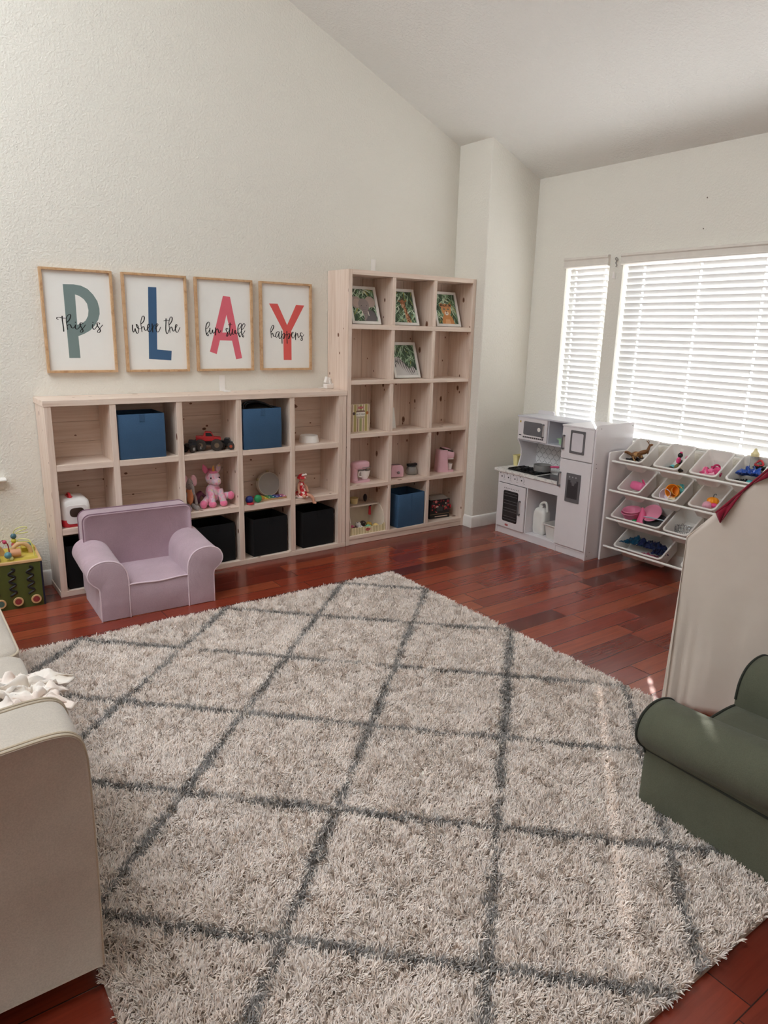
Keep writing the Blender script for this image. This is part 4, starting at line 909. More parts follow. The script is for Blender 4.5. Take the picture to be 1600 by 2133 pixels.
# doll things
bt = thing('baby_bottle', 'clear toy baby bottle with a cream teat in the fourth top tier bin', 'toy bottle', inbin(14, .035, .030, -.085)); b = MB(); b.lathe([(.001, 0), (.017, 0), (.0185, .004), (.0185, .06), (.015, .066)], n=20)
t = NT('clear_plastic'); t.set(Base_Color=(.95, .93, .88, 1), Roughness=.15, Transmission_Weight=.75, IOR=1.3); M_clear = t.m
b.build('bottle', M_clear, bt); b = MB(); b.lathe([(.0165, .064), (.019, .066), (.019, .078), (.014, .084), (.008, .090), (.006, .100), (.001, .104)], n=18); b.build('teat', plain((232, 220, 170), .4), bt)
def cloth(label, m_, loc, lx, ly, amp, seed, rot, name='doll_dress', cat='doll clothing'):
    o = rumple(name, label, cat, 0, 0, 0, lx*1.2, ly*1.2, amp*1.25, seed, m_, n=30); o.location = loc; o.rotation_euler = rot; return o
M_bluec = fabric('royal_blue_cloth', (36, 78, 168), 700, .3); M_navyc = fabric('navy_cloth', (20, 30, 66), 700, .3, .1); M_tealc = fabric('deep_teal_cloth', (10, 62, 88), 700, .3, .1); M_pinkc = fabric('rose_cloth', (168, 70, 100), 700, .3); M_blackc = fabric('black_cloth', (22, 22, 25), 700, .3, .1)
cloth('royal blue doll dress crumpled in the fourth top tier bin', M_bluec, inbin(14, -.042, -.018, -.055), .066, .060, .055, 5.2, (0, .25, .4))
cloth('black cloth at the front of the fourth top tier bin beside the blue dress', M_blackc, inbin(14, -.085, .045, -.088), .030, .035, .025, 7.7, (0, .3, .1))
cloth('dark grey doll jacket behind the blue dress in the fourth top tier bin', M_blackc, inbin(14, .030, -.055, -.060), .040, .028, .035, 2.2, (0, .3, .1))
o = MB(); o.ell((0, 0, 0), (.022, .018, .014), 14, 9); put(o.build('toy_ball', P_['teal']), inbin(14, -.088, -.048, -.082), 'teal toy at the front right of the fourth top tier bin', 'toy')
o = MB(); o.tube(smoothpath([(0, -.02, 0), (.01, 0, .018), (0, .02, .0), (-.01, 0, -.006)], 5, True), .005, 7, closed=True); put(o.build('hair_band', P_['red']), inbin(14, .05, -.035, -.045), 'dark red ring behind the blue dress in the fourth top tier bin', 'toy')
# second tier
pu = thing('toy_purse', 'bright pink toy purse at the front of the second tier bin', 'toy purse', inbin(21, -.062, -.006, -.092), 0); pu.rotation_euler = (0, .25, -.3); b = MB(); b.ell((0, 0, .022), (.026, .050, .024), 20, 12, 0, .6); b.build('body', P_['pink'], pu); b = MB(); b.tube([(0, -.048, .022), (0, 0, .034), (0, .048, .022)], .004, 6); b.build('clasp', P_['mag'], pu)
mi = thing('hand_mirror', 'dark pink round toy hand mirror standing in the pink purse bin', 'toy mirror', inbin(21, -.015, -.055, -.065)); mi.rotation_euler = (1.2, 0, .8); b = MB(); b.lathe([(.001, 0), (.024, 0), (.026, .003), (.024, .006), (.001, .006)], n=24); b.build('disc', P_['hot'], mi); b = MB(); b.tube([(0, -.024, .003), (0, -.07, .003)], [.005, .007], 8); b.build('handle', P_['mag'], mi)
def cuptoy(m_, label, k, u, v_, w_, rot, r=.030, h=.055):
    o = MB(); o.lathe([(.001, 0), (r*.75, 0), (r, h), (r*1.04, h+.002), (r*.95, h+.001), (r*.7, .003), (.001, .003)], n=26); return put(o.build('stacking_cup', m_, ang=50), inbin(k, u, v_, w_), label, 'toy cup', None, rot)
cuptoy(P_['orange'], 'orange stacking cup lying open towards the room in the second tier', 22, -.022, -.018, -.070, (0, R(-75), .15), .036, .05)
cuptoy(P_['yellow'], 'yellow stacking cup behind the orange one in the second tier', 22, -.010, .022, -.082, (0, R(-70), .9), .028, .05)
cuptoy(plain((226, 214, 226), .4), 'pale lilac stacking cup at the left front beside the orange one', 22, -.060, .040, -.085, (0, R(-70), .1), .030, .045)
o = MB(); o.box(-.032, .032, -.011, .011, -.009, .009)
for i in range(4): o.cyl((-.024+.016*i, 0, .009), (-.024+.016*i, 0, .014), .005, n=10)
put(o.build('toy_brick', P_['teal'], smooth=False), inbin(22, .008, -.062, -.062), 'teal toy building brick leaning beside the orange stacking cup', 'toy brick', None, (.3, -.5, .6))
o = MB(); o.box(-.03, .03, -.02, .02, -.008, .008); put(o.build('toy_block', P_['cream'], smooth=False, bevel=.002), inbin(22, -.082, -.030, -.088), 'cream wooden block at the front of the orange cup bin', 'toy block', None, (.1, .5, .3))
pk = thing('toy_pumpkin', 'orange toy pumpkin with a dark curled stem in the second tier bin', 'toy pumpkin', inbin(23, -.030, -.018, -.070)); b = MB(); rings = []
for i in range(9):
    ph = -pi/2+pi*i/8; rings.append([((.027*(1+.10*cos(7*2*pi*j/42)))*max(cos(ph), .03)*cos(2*pi*j/42), (.027*(1+.10*cos(7*2*pi*j/42)))*max(cos(ph), .03)*sin(2*pi*j/42), .021*sin(ph)) for j in range(42)])
b.loft(rings); b.build('fruit', P_['orange'], pk, ang=80); b = MB(); b.tube(smoothpath([(0, 0, .018), (.002, 0, .030), (.010, -.004, .036), (.016, -.006, .030)], 4), .0025, 6); b.build('stem', P_['grey'], pk)
o = MB(); o.lathe([(.001, 0), (.020, 0), (.023, .006), (.023, .022), (.014, .034), (.006, .042), (.001, .044)], n=20); put(o.build('toy_bottle', P_['lpink']), inbin(23, -.066, .004, -.085), 'pale pink toy bottle in front of the toy pumpkin', 'toy bottle', None, (0, R(-80), .2))
o = MB(); o.ell((0, 0, 0), (.014, .022, .012), 12, 8); put(o.build('toy_bow', P_['hot']), inbin(23, -.062, -.058, -.075), 'small hot pink toy piece at the right of the toy pumpkin', 'toy')
o = MB(); o.ell((0, 0, 0), (.020, .014, .010), 12, 8); put(o.build('toy_peach', plain((240, 190, 160), .5)), inbin(23, -.088, -.030, -.092), 'peach coloured toy piece at the front beside the pale pink bottle', 'toy')
# third tier
for i, (dz, lb) in enumerate(((0, 'lower pink toy bowl, nested at the left of the wide dishes bin'), (.012, 'upper pink toy bowl, nested inside the lower one'))):
    o = MB(); o.lathe([(.001, 0), (.038, 0), (.050, .032), (.054, .034), (.052, .037), (.047, .035), (.036, .004), (.001, .004)], n=28); put(o.build('toy_bowl', plain((228, 140, 170) if i else (220, 124, 158), .45), ang=50), inbin(31, -.052+.012*i, .110-.008*i, -.093+dz), lb, 'toy bowl', 'pink toy bowls', (0, R(-12), 0))
o = MB(); o.ell((0, 0, 0), (.012, .026, .010), 12, 8); put(o.build('toy_pepper', P_['green']), inbin(31, -.080, .040, -.095), 'green toy piece beside the pink bowls', 'toy', None, (.3, 0, .5))
o = MB(); o.lathe([(.001, .08), (.005, .078), (.030, .004), (.036, 0), (.036, -.003), (.001, -.003)], n=22); put(o.build('party_cone', plain((226, 96, 140), .45), ang=50), inbin(31, -.055, .006, -.098), 'pink toy cone standing in the wide dishes bin', 'toy cone', None, (0, R(-8), 0))
o = MB(); o.lathe([(.001, 0), (.050, 0), (.058, .006), (.055, .009), (.048, .005), (.001, .004)], n=30); put(o.build('toy_plate', plain((236, 150, 178), .4), ang=50), inbin(31, .005, -.045, -.062), 'pink toy plate leaning behind the cone', 'toy plate', None, (0, R(-45), 0))
pn = thing('toy_pan', 'dark grey toy frying pan with a red handle in the wide dishes bin', 'toy pan', inbin(31, -.055, -.105, -.092)); pn.rotation_euler = (0, R(-20), 0); b = MB(); b.lathe([(.001, 0), (.050, 0), (.062, .022), (.060, .023), (.048, .004), (.001, .004)], n=30); b.build('pan', plain((66, 66, 68), .4), pn, ang=50); b = MB(); b.tube([(.040, .030, .020), (.058, .070, .028), (.066, .095, .030)], [.007, .010, .009], 10); b.build('handle', P_['red'], pn)
o = MB(); o.tube([(0, -.05, 0), (0, .0, .004), (0, .03, .006)], [.003, .003, .004], 7); o.ell((0, .045, .006), (.009, .018, .004), 12, 7); put(o.build('toy_spoon', plain((170, 190, 206), .3)), inbin(31, -.050, -.115, -.052), 'pale blue toy spoon lying across the frying pan', 'toy spoon', None, (0, .2, .4))
ti = thing('toy_tiara', 'silver toy tiara lying in the narrow third tier bin', 'tiara', inbin(32, -.060, -.020, -.098)); ti.rotation_euler = (0, R(-10), .2)
b = MB(); n = 40
for z_, r_ in ((.004, .0022), (.020, .0018)): b.tube([(.044*cos(2*pi*k/n), .052*sin(2*pi*k/n), z_) for k in range(n)], r_, 6, closed=True)
for k in range(36):
    a_ = 2*pi*k/36; b.tube([(.044*cos(a_), .052*sin(a_), .004), (.044*cos(a_+.09), .052*sin(a_+.09), .020)], .0012, 5)
b.build('band', M_silver, ti); b = MB()
for k in range(-3, 4):
    a_ = pi+.28*k; h_ = .046-.006*abs(k); p = Vector((.044*cos(a_), .052*sin(a_), .020)); d_ = Vector((-sin(a_), cos(a_), 0))*.010
    b.tube(smoothpath([p-d_, p-d_*.9+Vector((0, 0, h_*.45)), p+Vector((0, 0, h_)), p+d_*.9+Vector((0, 0, h_*.45)), p+d_], 5), .0013, 5)
b.build('crest', M_silver, ti)
for o_ in (bt, pu, mi, pk, pn, ti): o_.scale = (1.35, 1.35, 1.35); o_.location.z += .008
# bottom tier
cloth('deep teal costume cloth at the left of the bottom tier bin', M_tealc, inbin(41, -.030, .095, -.070), .060, .065, .055, 1.3, (0, .1, .2), 'costume_cloth', 'costume')
cloth('navy costume cloth heaped in the middle of the bottom tier bin', M_navyc, inbin(41, -.035, -.045, -.065), .060, .070, .075, 4.4, (0, .1, -.2), 'costume_cloth', 'costume')
cloth('navy cape piece at the right of the bottom tier bin', M_navyc, inbin(41, -.055, -.130, -.075), .045, .040, .05, 8.1, (0, .1, .5), 'costume_cloth', 'costume')
cloth('rose cloth at the front of the navy costume in the bottom tier bin', M_pinkc, inbin(41, -.092, -.060, -.088), .018, .055, .022, 6.3, (0, .2, .1), 'costume_cloth', 'costume')
# ------------------------------------------------------------ fabric bins
M_blue = fabric('blue_bin_fabric', (60, 90, 122), 500, .25, .1, .06); M_blk = fabric('black_bin_fabric', (17, 17, 19), 500, .25, .1, .06)
def fabric_bin(label, x0, x1, z0, h, yf, m, group, rz=0, d=.25, seam=False):
    wd = (x1-x0)/2; root = thing('fabric_bin', label, 'fabric bin', ((x0+x1)/2, yf+d/2, z0), rz, group); b = MB()
    def rr(k, z): return [(x, y, z) for x, y in rrect(-wd+k, wd-k, -d/2+k, d/2-k, .008, 3)]
    b.loft([rr(.001, .001), rr(0, .004), rr(-.0012, h*.55), rr(0, h-.002), rr(.0015, h), rr(.0045, h-.001), rr(.005, .006)]); b.build('box', m, root, ang=50)
    b = MB(); 
    if not seam: b.box(-.016, .016, -d/2-.0028, -d/2-.0006, h-.048, h-.001); b.build('pull_tab', m, root, smooth=False, bevel=.0008)
    else: b.box(-.0015, .0015, -d/2-.0022, -d/2-.0006, .004, h-.002); b.build('centre_seam', m, root, smooth=False)
    return root
G1 = 'black fabric bins on the bottom row of the low bookcase'
fabric_bin('blue fabric bin in the second column of the low bookcase', .407, .695, .8165, .278, -.277, M_blue, None)
fabric_bin('blue fabric bin with black cables on top in the fourth column of the low bookcase', 1.226, 1.513, .8165, .278, -.283, M_blue, None)
fabric_bin('blue fabric bin with a centre seam on the bottom row of the tall bookcase', 2.546, 2.828, .0725, .276, -.277, M_blue, None, R(3), .235, True)
fabric_bin('black fabric bin at the left end behind the lavender armchair', .048, .325, .0365, .275, -.262, M_blk, G1, R(2), .222)
fabric_bin('black fabric bin just right of the lavender armchair', .872, 1.150, .0365, .275, -.262, M_blk, G1, R(3), .222)
fabric_bin('black fabric bin below the drum and xylophone', 1.280, 1.557, .0365, .275, -.262, M_blk, G1, R(3), .222)
fabric_bin('black fabric bin at the right end of the low bookcase below the doll', 1.680, 1.957, .0365, .275, -.262, M_blk, G1, R(3), .222)
b = MB(); b.tube(smoothpath([(1.25, -.24, 1.08), (1.26, -.22, 1.125), (1.34, -.20, 1.138), (1.42, -.20, 1.12), (1.48, -.21, 1.09)], 6), .006, 8); b.tube(smoothpath([(1.27, -.20, 1.08), (1.30, -.18, 1.118), (1.38, -.17, 1.125), (1.45, -.18, 1.105), (1.50, -.2, 1.085)], 6), .006, 8)
b.T = Matrix.Translation((1.37, -.165, 1.075)); b.ell((0, 0, 0), (.12, .06, .045), 18, 10); tag(b.build('cable_bundle', P_['black']), 'black cable bundle bulging out of the blue fabric bin', 'cable')

# ------------------------------------------------------------ toys on the low bookcase
def truck(label, loc, rz, body, hub, sc):
    root = thing('toy_truck', label, 'toy truck', loc, rz, 'monster truck toys'); s = sc
    b = MB(); b.box(-.055*s, .055*s, -.016*s, .016*s, .034*s, .046*s); b.cyl((-.042*s, -.04*s, .030*s), (-.042*s, .04*s, .030*s), .005*s); b.cyl((.042*s, -.04*s, .030*s), (.042*s, .04*s, .030*s), .005*s)
    b.box(-.02*s, .02*s, -.02*s, .02*s, .028*s, .05*s); b.build('chassis', P_['black'], root, smooth=False)
    b = MB(); b.prism([(-.062*s, .048*s), (.064*s, .048*s), (.066*s, .066*s), (.030*s, .070*s), (.016*s, .096*s), (-.016*s, .098*s), (-.026*s, .074*s), (-.064*s, .074*s)], -.024*s, .024*s, 'y'); b.build('body', body, root, smooth=False, bevel=.003*s)
    b = MB(); b.prism([(.024*s, .074*s), (.013*s, .0925*s), (-.013*s, .0935*s), (-.013*s, .075*s)], -.0246*s, .0246*s, 'y'); b.build('windows', P_['black'], root, smooth=False)
    for x in (-.042, .042):
        for y in (-.038, .038):
            b = MB(); pr = [(.006, -.013), (.026, -.013), (.030, -.009), (.030, .009), (.026, .013), (.006, .013)]; b.T = Matrix.Translation((x*s, y*s, .030*s)) @ Matrix.Rotation(R(90), 4, 'X')
            n = 24; b.loft([[(r*(1+(.05 if (j % 2 and r > .028) else 0))*s*cos(2*pi*j/n), r*(1+(.05 if (j % 2 and r > .028) else 0))*s*sin(2*pi*j/n), z*s) for j in range(n)] for r, z in pr], 0); w_ = b.build('wheel', plain((52, 44, 40), .8), root, ang=30)
            b = MB(); b.cyl((x*s, (y-.0125*math.copysign(1, -y))*s if False else (y+.0125*math.copysign(1, y))*s, .030*s), (x*s, (y+.0145*math.copysign(1, y))*s, .030*s), .013*s, n=14); b.build('hub', hub, w_)
truck('small black toy monster truck at the left of the red one', (.905, -.175, .8165), R(28), plain((40, 44, 52), .4), plain((150, 150, 150), .4), .82)
truck('red toy monster truck in the middle of the three', (1.025, -.150, .8165), R(-20), plain((186, 42, 46), .4), plain((110, 90, 70), .5), 1.28)
truck('dark toy monster truck with orange wheels at the right of the red one', (1.150, -.175, .8165), R(-35), plain((34, 32, 36), .3), plain((170, 70, 40), .5), .80)
o = MB(); o.lathe([(.001, .010), (.050, .012), (.056, .046), (.060, .050), (.066, .048), (.074, .012), (.076, 0), (.001, 0)], n=36); o = o.build('pet_bowl', plain((236, 232, 228), .3), ang=40); o.location = (1.805, -.15, .8165); tag(o, 'small white pet bowl alone in the top right cell of the low bookcase', 'bowl')
# plush elephant
M_plg = fabric('grey_plush', (150, 140, 136), 260, .6, .4); M_plp = fabric('rose_plush', (226, 176, 184), 260, .6, .4); M_vest = fabric('apricot_knit', (214, 140, 98), 260, .6, .2)
el = thing('plush_elephant', 'grey plush elephant in an apricot vest half behind the shelf divider', 'plush toy', (.864, -.19, .4285)); el.scale = (.80, .9, 1.04)
b = MB(); b.ell((0, 0, .165), (.032, .034, .038)); b.tube(smoothpath([(.004, -.03, .165), (.008, -.052, .150), (.010, -.058, .125), (.014, -.066, .108)], 4), [.013]*5+[.011]*4+[.009]*4, 10); b.build('head', M_plg, el)
for s_ in (-1, 1): b = MB(); b.T = Matrix.Translation((s_*.040, -.004, .188)) @ Matrix.Rotation(R(-18*s_), 4, 'Y'); b.ell((0, 0, 0), (.026, .009, .038)); b.build('ear', M_plp, el)
for s_ in (-1, 1): b = MB(); b.ell((s_*.014, -.032, .172), .0035, 8, 6); b.build('eye', P_['black'], el)
b = MB(); b.ell((0, .002, .085), (.034, .032, .058)); b.build('vest', M_vest, el)
for s_ in (-1, 1):
    b = MB(); b.tube(smoothpath([(s_*.028, -.004, .112), (s_*.044, -.014, .075), (s_*.046, -.022, .040)], 4), .0115, 10); b.ell((s_*.046, -.023, .036), .0135, 12, 8); b.build('arm', M_plg, el)
    b = MB(); b.tube(smoothpath([(s_*.018, -.01, .026), (s_*.026, -.045, .019), (s_*.032, -.078, .017)], 4), [.015]*5+[.0145]*4, 10); b.ell((s_*.033, -.080, .018), (.017, .012, .018), 12, 8); b.build('leg', M_plg, el)
# plush unicorn
t = NT('tie_dye_plush'); v = t.coord('Object'); f = t.noise(v, 26, 2, .5, .5)
t.bump(t.noise(v, 320, 2), .7, .002); M_tie = t.set(Base_Color=t.ramp(f, [(.32, lin((238, 206, 150))), (.42, lin((206, 190, 206))), (.52, lin((238, 196, 208))), (.62, lin((236, 150, 178)))]), Roughness=.95, Sheen_Weight=.5)
M_plk = fabric('pink_plush', (232, 122, 158), 260, .6, .5); M_mauve = fabric('mauve_plush', (120, 66, 86), 260, .6, .2); M_gold = plain((222, 160, 66), .4)
un = thing('plush_unicorn', 'pink tie dye plush unicorn sitting on the middle shelf', 'plush toy', (1.045, -.155, .4285)); un.scale = (.90, .95, .95)
b = MB(); b.ell((0, .0, .095), (.058, .052, .070)); b.build('body', M_tie, un)
b = MB(); b.ell((-.005, -.012, .205), (.056, .050, .052)); b.ell((.004, -.052, .184), (.038, .032, .030)); b.build('head', M_tie, un)
for s_ in (-1, 1):
    b = MB(); b.T = Matrix.Translation((-.005+s_*.050, .004, .262)) @ Matrix.Rotation(R(22*s_), 4, 'Y'); b.loft([[(.021*k*cos(2*pi*j/12), .009*k*sin(2*pi*j/12), z) for j in range(12)] for k, z in ((.6, -.022), (1, 0), (.85, .022), (.1, .046))]); b.build('ear', M_plk if s_ < 0 else M_tie, un)
    b = MB(); b.ell((-.004+s_*.034, -.056, .212), .0062, 10, 8); b.build('eye', P_['black'], un)
b = MB(); b.loft([[(-.006+.012*k*cos(2*pi*j/14), -.030+.012*k*sin(2*pi*j/14)-.10*(z-.25)*.25, z) for j in range(14)] for k, z in ((1, .246), (.9, .258), (.7, .27), (.5, .284), (.08, .300))]); b.build('horn', M_gold, un)
b = MB(); b.ell((-.004, -.026, .246), (.034, .022, .015)); b.ell((-.01, .02, .252), (.022, .03, .018)); b.build('mane', M_plk, un)
for x0_, x1_, y1_, z1_ in ((-.034, -.040, -.072, .030), (.038, .050, -.070, .030)):
    b = MB(); b.tube([(x0_, -.030, .118), ((x0_+x1_)/2, -.055, .07), (x1_, y1_, z1_)], [.024, .024, .024], 14); b.build('leg', M_tie, un); b = MB(); b.ell((x1_, y1_-.004, .024), (.030, .027, .024)); b.build('hoof', M_plk, un)
for s_ in (-1, 1):
    b = MB(); b.tube([(s_*.045, 0, .045), (s_*.080, -.04, .040+.03*(s_ > 0)), (s_*.104, -.066, .036+.040*(s_ > 0))], [.030, .026, .024], 14); b.build('leg', M_tie, un); b = MB(); b.ell((s_*.110, -.072, .030+.045*(s_ > 0)), (.027, .027, .030)); b.build('hoof', M_plk, un)
b = MB(); b.tube(smoothpath([(-.045, .03, .05), (-.085, .035, .085), (-.12, .03, .060), (-.125, .02, .015)], 5), [.012]*5+[.022]*5+[.026]*5+[.014], 12); b.build('tail', M_mauve, un)
# drum, xylophone, castanets, mallet
dr = thing('tambourine', 'grey skinned tambourine leaning at the back behind the xylophone', 'tambourine', (1.497, -.085, .4285)); DM = Matrix.Translation((0, 0, .089)) @ Matrix.Rotation(R(82), 4, 'X')
b = MB(); b.T = DM; b.lathe([(.079, -.018), (.088, -.018), (.0885, .014), (.085, .019), (.079, .016)], n=44); b.build('rim', plain((206, 196, 184), .5), dr, ang=40)
b = MB(); b.T = DM; b.lathe([(.001, .0185), (.082, .0178), (.084, .012)], n=44); b.build('skin', plain((158, 152, 146), .6), dr)
for a_ in (90, 25, 155, -20):
    b = MB(); b.T = DM; b.cyl((.0885*cos(R(a_)), .0885*sin(R(a_)), -.004), (.0885*cos(R(a_)), .0885*sin(R(a_)), .006), .011, n=14); b.build('jingle', plain((150, 136, 100), .3, metal=1.0), dr)
xy = thing('xylophone', 'small rainbow xylophone on a wooden frame in front of the tambourine', 'xylophone', (1.455, -.195, .4285), R(-3)); b = MB()
b.add([(-.122, -.040, 0), (.122, -.022, 0), (.122, .022, 0), (-.122, .040, 0), (-.122, -.040, .014), (.122, -.022, .014), (.122, .022, .014), (-.122, .040, .014)], [(0, 3, 2, 1), (4, 5, 6, 7), (0, 1, 5, 4), (1, 2, 6, 5), (2, 3, 7, 6), (3, 0, 4, 7)]); b.build('frame', plain((206, 172, 128), .5), xy, smooth=False)
for k, c_ in enumerate([(190, 50, 60), (214, 120, 50), (224, 190, 60), (80, 150, 70), (40, 120, 120), (50, 80, 160), (110, 70, 140), (200, 110, 150)]):
    x_ = -.104+.0295*k; b = MB(); b.box(x_-.011, x_+.011, -.048+.0022*k, .048-.0022*k, .0155, .0215); br = b.build('bar', plain(c_, .3), xy, smooth=False, bevel=.001)
    b = MB(); b.ell((x_, -.034+.0016*k, .0225), (.0045, .0045, .003), 8, 6); b.build('screw', M_white, br)
for x_, c_, lb in ((1.272, 'navy', 'blue half of the castanets at the left of the xylophone'), (1.338, 'green', 'green round shaker touching the left end of the xylophone')):
    o = MB(); o.ell((0, 0, .028), (.029, .024, .028)); o = o.build('hand_shaker', plain((34, 48, 120), .4) if c_ == 'navy' else P_['green']); o.location = (x_, -.245, .4285); tag(o, lb, 'toy instrument')
o = MB(); o.lathe([(.001, 0), (.024, .001), (.026, .006), (.022, .011), (.001, .011)], n=22); o = o.build('castanet', P_['red']); o.location = (1.268, -.27, .4285); tag(o, 'red disc shaped castanet below the blue shaker', 'toy instrument')
o = MB(); o.ell((0, 0, .010), (.016, .012, .010)); o.tube([(-.012, .004, .010), (-.04, .012, .008)], .0035, 7); o = o.build('mallet', plain((196, 156, 116), .5)); o.location = (1.588, -.215, .4285); tag(o, 'wooden mallet at the right end of the xylophone', 'mallet')
# rag doll
t = NT('gingham'); v = t.coord('Object', (90, 90, 90)); ck = t.n('TexChecker'); ck.inputs['Scale'].default_value = .5; t.l(v, ck.inputs[0]); ck.inputs[1].default_value = lin((196, 40, 48)); ck.inputs[2].default_value = lin((232, 206, 198)); f = t.noise(t.coord('Object'), 30, 2)
M_ging = t.set(Base_Color=t.mix(t.ramp(f, [(.45, (0, 0, 0, 1)), (.55, (1, 1, 1, 1))]), ck.outputs[0], lin((190, 34, 44))), Roughness=.9); M_skin = plain((206, 150, 124), .6); M_lace = plain((236, 220, 214), .8)
dl = thing('rag_doll', 'rag doll in a red and white dress, legs hanging over the shelf edge', 'doll', (1.690, -.236, .4285), R(12))
b = MB(); b.lathe([(.001, .112), (.016, .112), (.022, .09), (.024, .07), (.034, .045), (.052, .018), (.056, .012), (.050, .010), (.001, .012)], n=24); b.build('dress', M_ging, dl, ang=60); b = MB(); b.lathe([(.054, .014), (.061, .006), (.058, .004), (.050, .010)], n=24); b.build('lace_hem', M_lace, dl)
b = MB(); b.ell((.004, -.006, .138), (.026, .025, .028)); b.build('head', M_skin, dl); b = MB(); b.lathe([(.030, -.006), (.036, -.002), (.028, .012), (.020, .026), (.001, .032)], (.004, -.002, .142), 20); b.build('bonnet', M_ging, dl)
b = MB(); b.T = Matrix.Translation((.006, -.028, .166)); b.ell((-.012, 0, 0), (.014, .006, .009), 10, 7); b.ell((.012, 0, 0), (.014, .006, .009), 10, 7); b.build('bow', M_lace, dl)
for s_ in (-1, 1): b = MB(); b.tube(smoothpath([(s_*.020, 0, .098), (s_*.038, -.014, .072), (s_*.040, -.026, .044)], 4), .0085, 8); b.ell((s_*.040, -.028, .040), .010, 10, 7); b.build('arm', M_skin, dl)
b = MB(); b.tube(smoothpath([(.014, -.03, .018), (.036, -.062, .012), (.046, -.078, -.010), (.050, -.082, -.034)], 5), [.013]*10+[.011]*6, 9); b.tube([(.050, -.080, -.036), (.056, -.100, -.040)], [.011, .008], 9); b.build('leg', M_skin, dl)
b = MB(); b.tube(smoothpath([(-.014, -.03, .016), (-.018, -.05, .013), (-.020, -.060, .013)], 4), .012, 9); b.ell((-.021, -.064, .014), (.012, .010, .014), 10, 7); b.build('leg', M_skin, dl)
# pet carrier
pc = thing('toy_carrier', 'white and red toy pet carrier in the first column of the low bookcase', 'toy carrier', (.133, -.165, .4285))
def crr(h, k, z, r=.03): return [(x, y, z) for x, y in rrect(-h, h, -k, k, r, 4)]
b = MB(); b.loft([crr(.080, .095, 0), crr(.084, .098, .006), crr(.084, .098, .042), crr(.082, .096, .044)]); b.build('base', P_['red'], pc, ang=50)
b = MB(); b.loft([crr(.083, .097, .0445), crr(.084, .098, .05), crr(.083, .097, .12), crr(.078, .092, .152), crr(.062, .078, .170), crr(.03, .05, .175)]); b.build('shell', plain((238, 234, 232), .3), pc, ang=50)
b = MB(); b.prism(rrect(-.062, .062, .020, .135, .02), -.1045, -.0985, 'y'); dd_ = b.build('door', plain((232, 226, 224), .35), pc, smooth=False, bevel=.002); b = MB(); b.flat([rrect(-.042, .042, .062, .118, .024)], -.1052); b.build('window', P_['dbrown'], dd_, smooth=False)
b = MB(); b.tube(smoothpath([(-.022, .03, .172), (-.022, -.0, .19), (-.022, -.035, .19), (-.022, -.06, .170)], 4), .008, 8); b.box(-.036, -.008, -.05, .03, .166, .178); b.build('handle', P_['red'], pc)

# ------------------------------------------------------------ tall bookcase: framed animal prints
LEAF = [plain(c, .6, var=.02) for c in ((64, 86, 66), (84, 116, 76), (122, 158, 118), (172, 202, 170), (214, 228, 208), (168, 164, 84), (40, 50, 42))]
M_wframe = plain((236, 234, 230), .45)
def animal_print(label, xr, zb, painter, seed):
    Wd, Ht, bw = .255, .288, .021; root = thing('photo_frame', label, 'picture frame', (xr-Wd/2, -.205, zb+.0060), 0, None)
    LM = Matrix.Rotation(R(-20), 4, 'X'); rnd = random.Random(seed)
    b = MB(); b.T = LM
    for a0, a1, c0, c1 in ((-Wd/2, -Wd/2+bw, 0, Ht), (Wd/2-bw, Wd/2, 0, Ht), (-Wd/2+bw, Wd/2-bw, 0, bw), (-Wd/2+bw, Wd/2-bw, Ht-bw, Ht)): b.box(a0, a1, 0, .016, c0, c1)
    b.build('frame', M_wframe, root, smooth=False, bevel=.001)
    b = MB(); b.T = LM; hw, h0, h1 = Wd/2-bw, bw, Ht-bw; b.box(-hw, hw, .0085, .012, h0, h1, 0); y = .0083
    for k in range(150):
        cx_, cz_ = rnd.uniform(-hw, hw), rnd.uniform(h0, h1); a_ = rnd.choice((1.0, 2.2))+rnd.uniform(-.5, .5); L_ = rnd.uniform(.015, .05); w_ = L_*rnd.uniform(.07, .16)
        m_ = rnd.choices((1, 2, 3, 4, 5, 6), (2.5, 5, 5, 3.2, 2.2 if cz_ > .19 else .8, 1))[0]; q = [(L_, 0), (.1*L_, w_), (-L_, 0), (.1*L_, -w_)]
        pg = [(min(hw, max(-hw, cx_+u*cos(a_)-v_*sin(a_))), min(h1, max(h0, cz_+u*sin(a_)+v_*cos(a_)))) for u, v_ in q]; y -= .000012
        b.add([(u, y, v_) for u, v_ in pg], [(0, 1, 2, 3)], m_)
    ms = list(LEAF); Lc = [y]
    def P(pg, rgb):
        Lc[0] -= .00004; ms.append(plain(rgb, .6, var=.05))
        tri = geometry.tessellate_polygon([[Vector((u, v_, 0)) for u, v_ in pg]]); b.add([(min(hw, max(-hw, u)), Lc[0], min(h1, max(h0, v_))) for u, v_ in pg], [tuple(t_) for t_ in tri], len(ms)-1)
    painter(P, rnd); b.build('print', ms, root, smooth=False, fix=False)
    b = MB(); b.T = LM; b.box(-.03, .03, .0165, .019, .01, .20); b.build('easel_back', P_['black'], root, smooth=False)
def E(u, v_, a, c, n=20, rot=0): return [(u+a*cos(t_)*cos(rot)-c*sin(t_)*sin(rot), v_+a*cos(t_)*sin(rot)+c*sin(t_)*cos(rot)) for t_ in [2*pi*i/n for i in range(n)]]
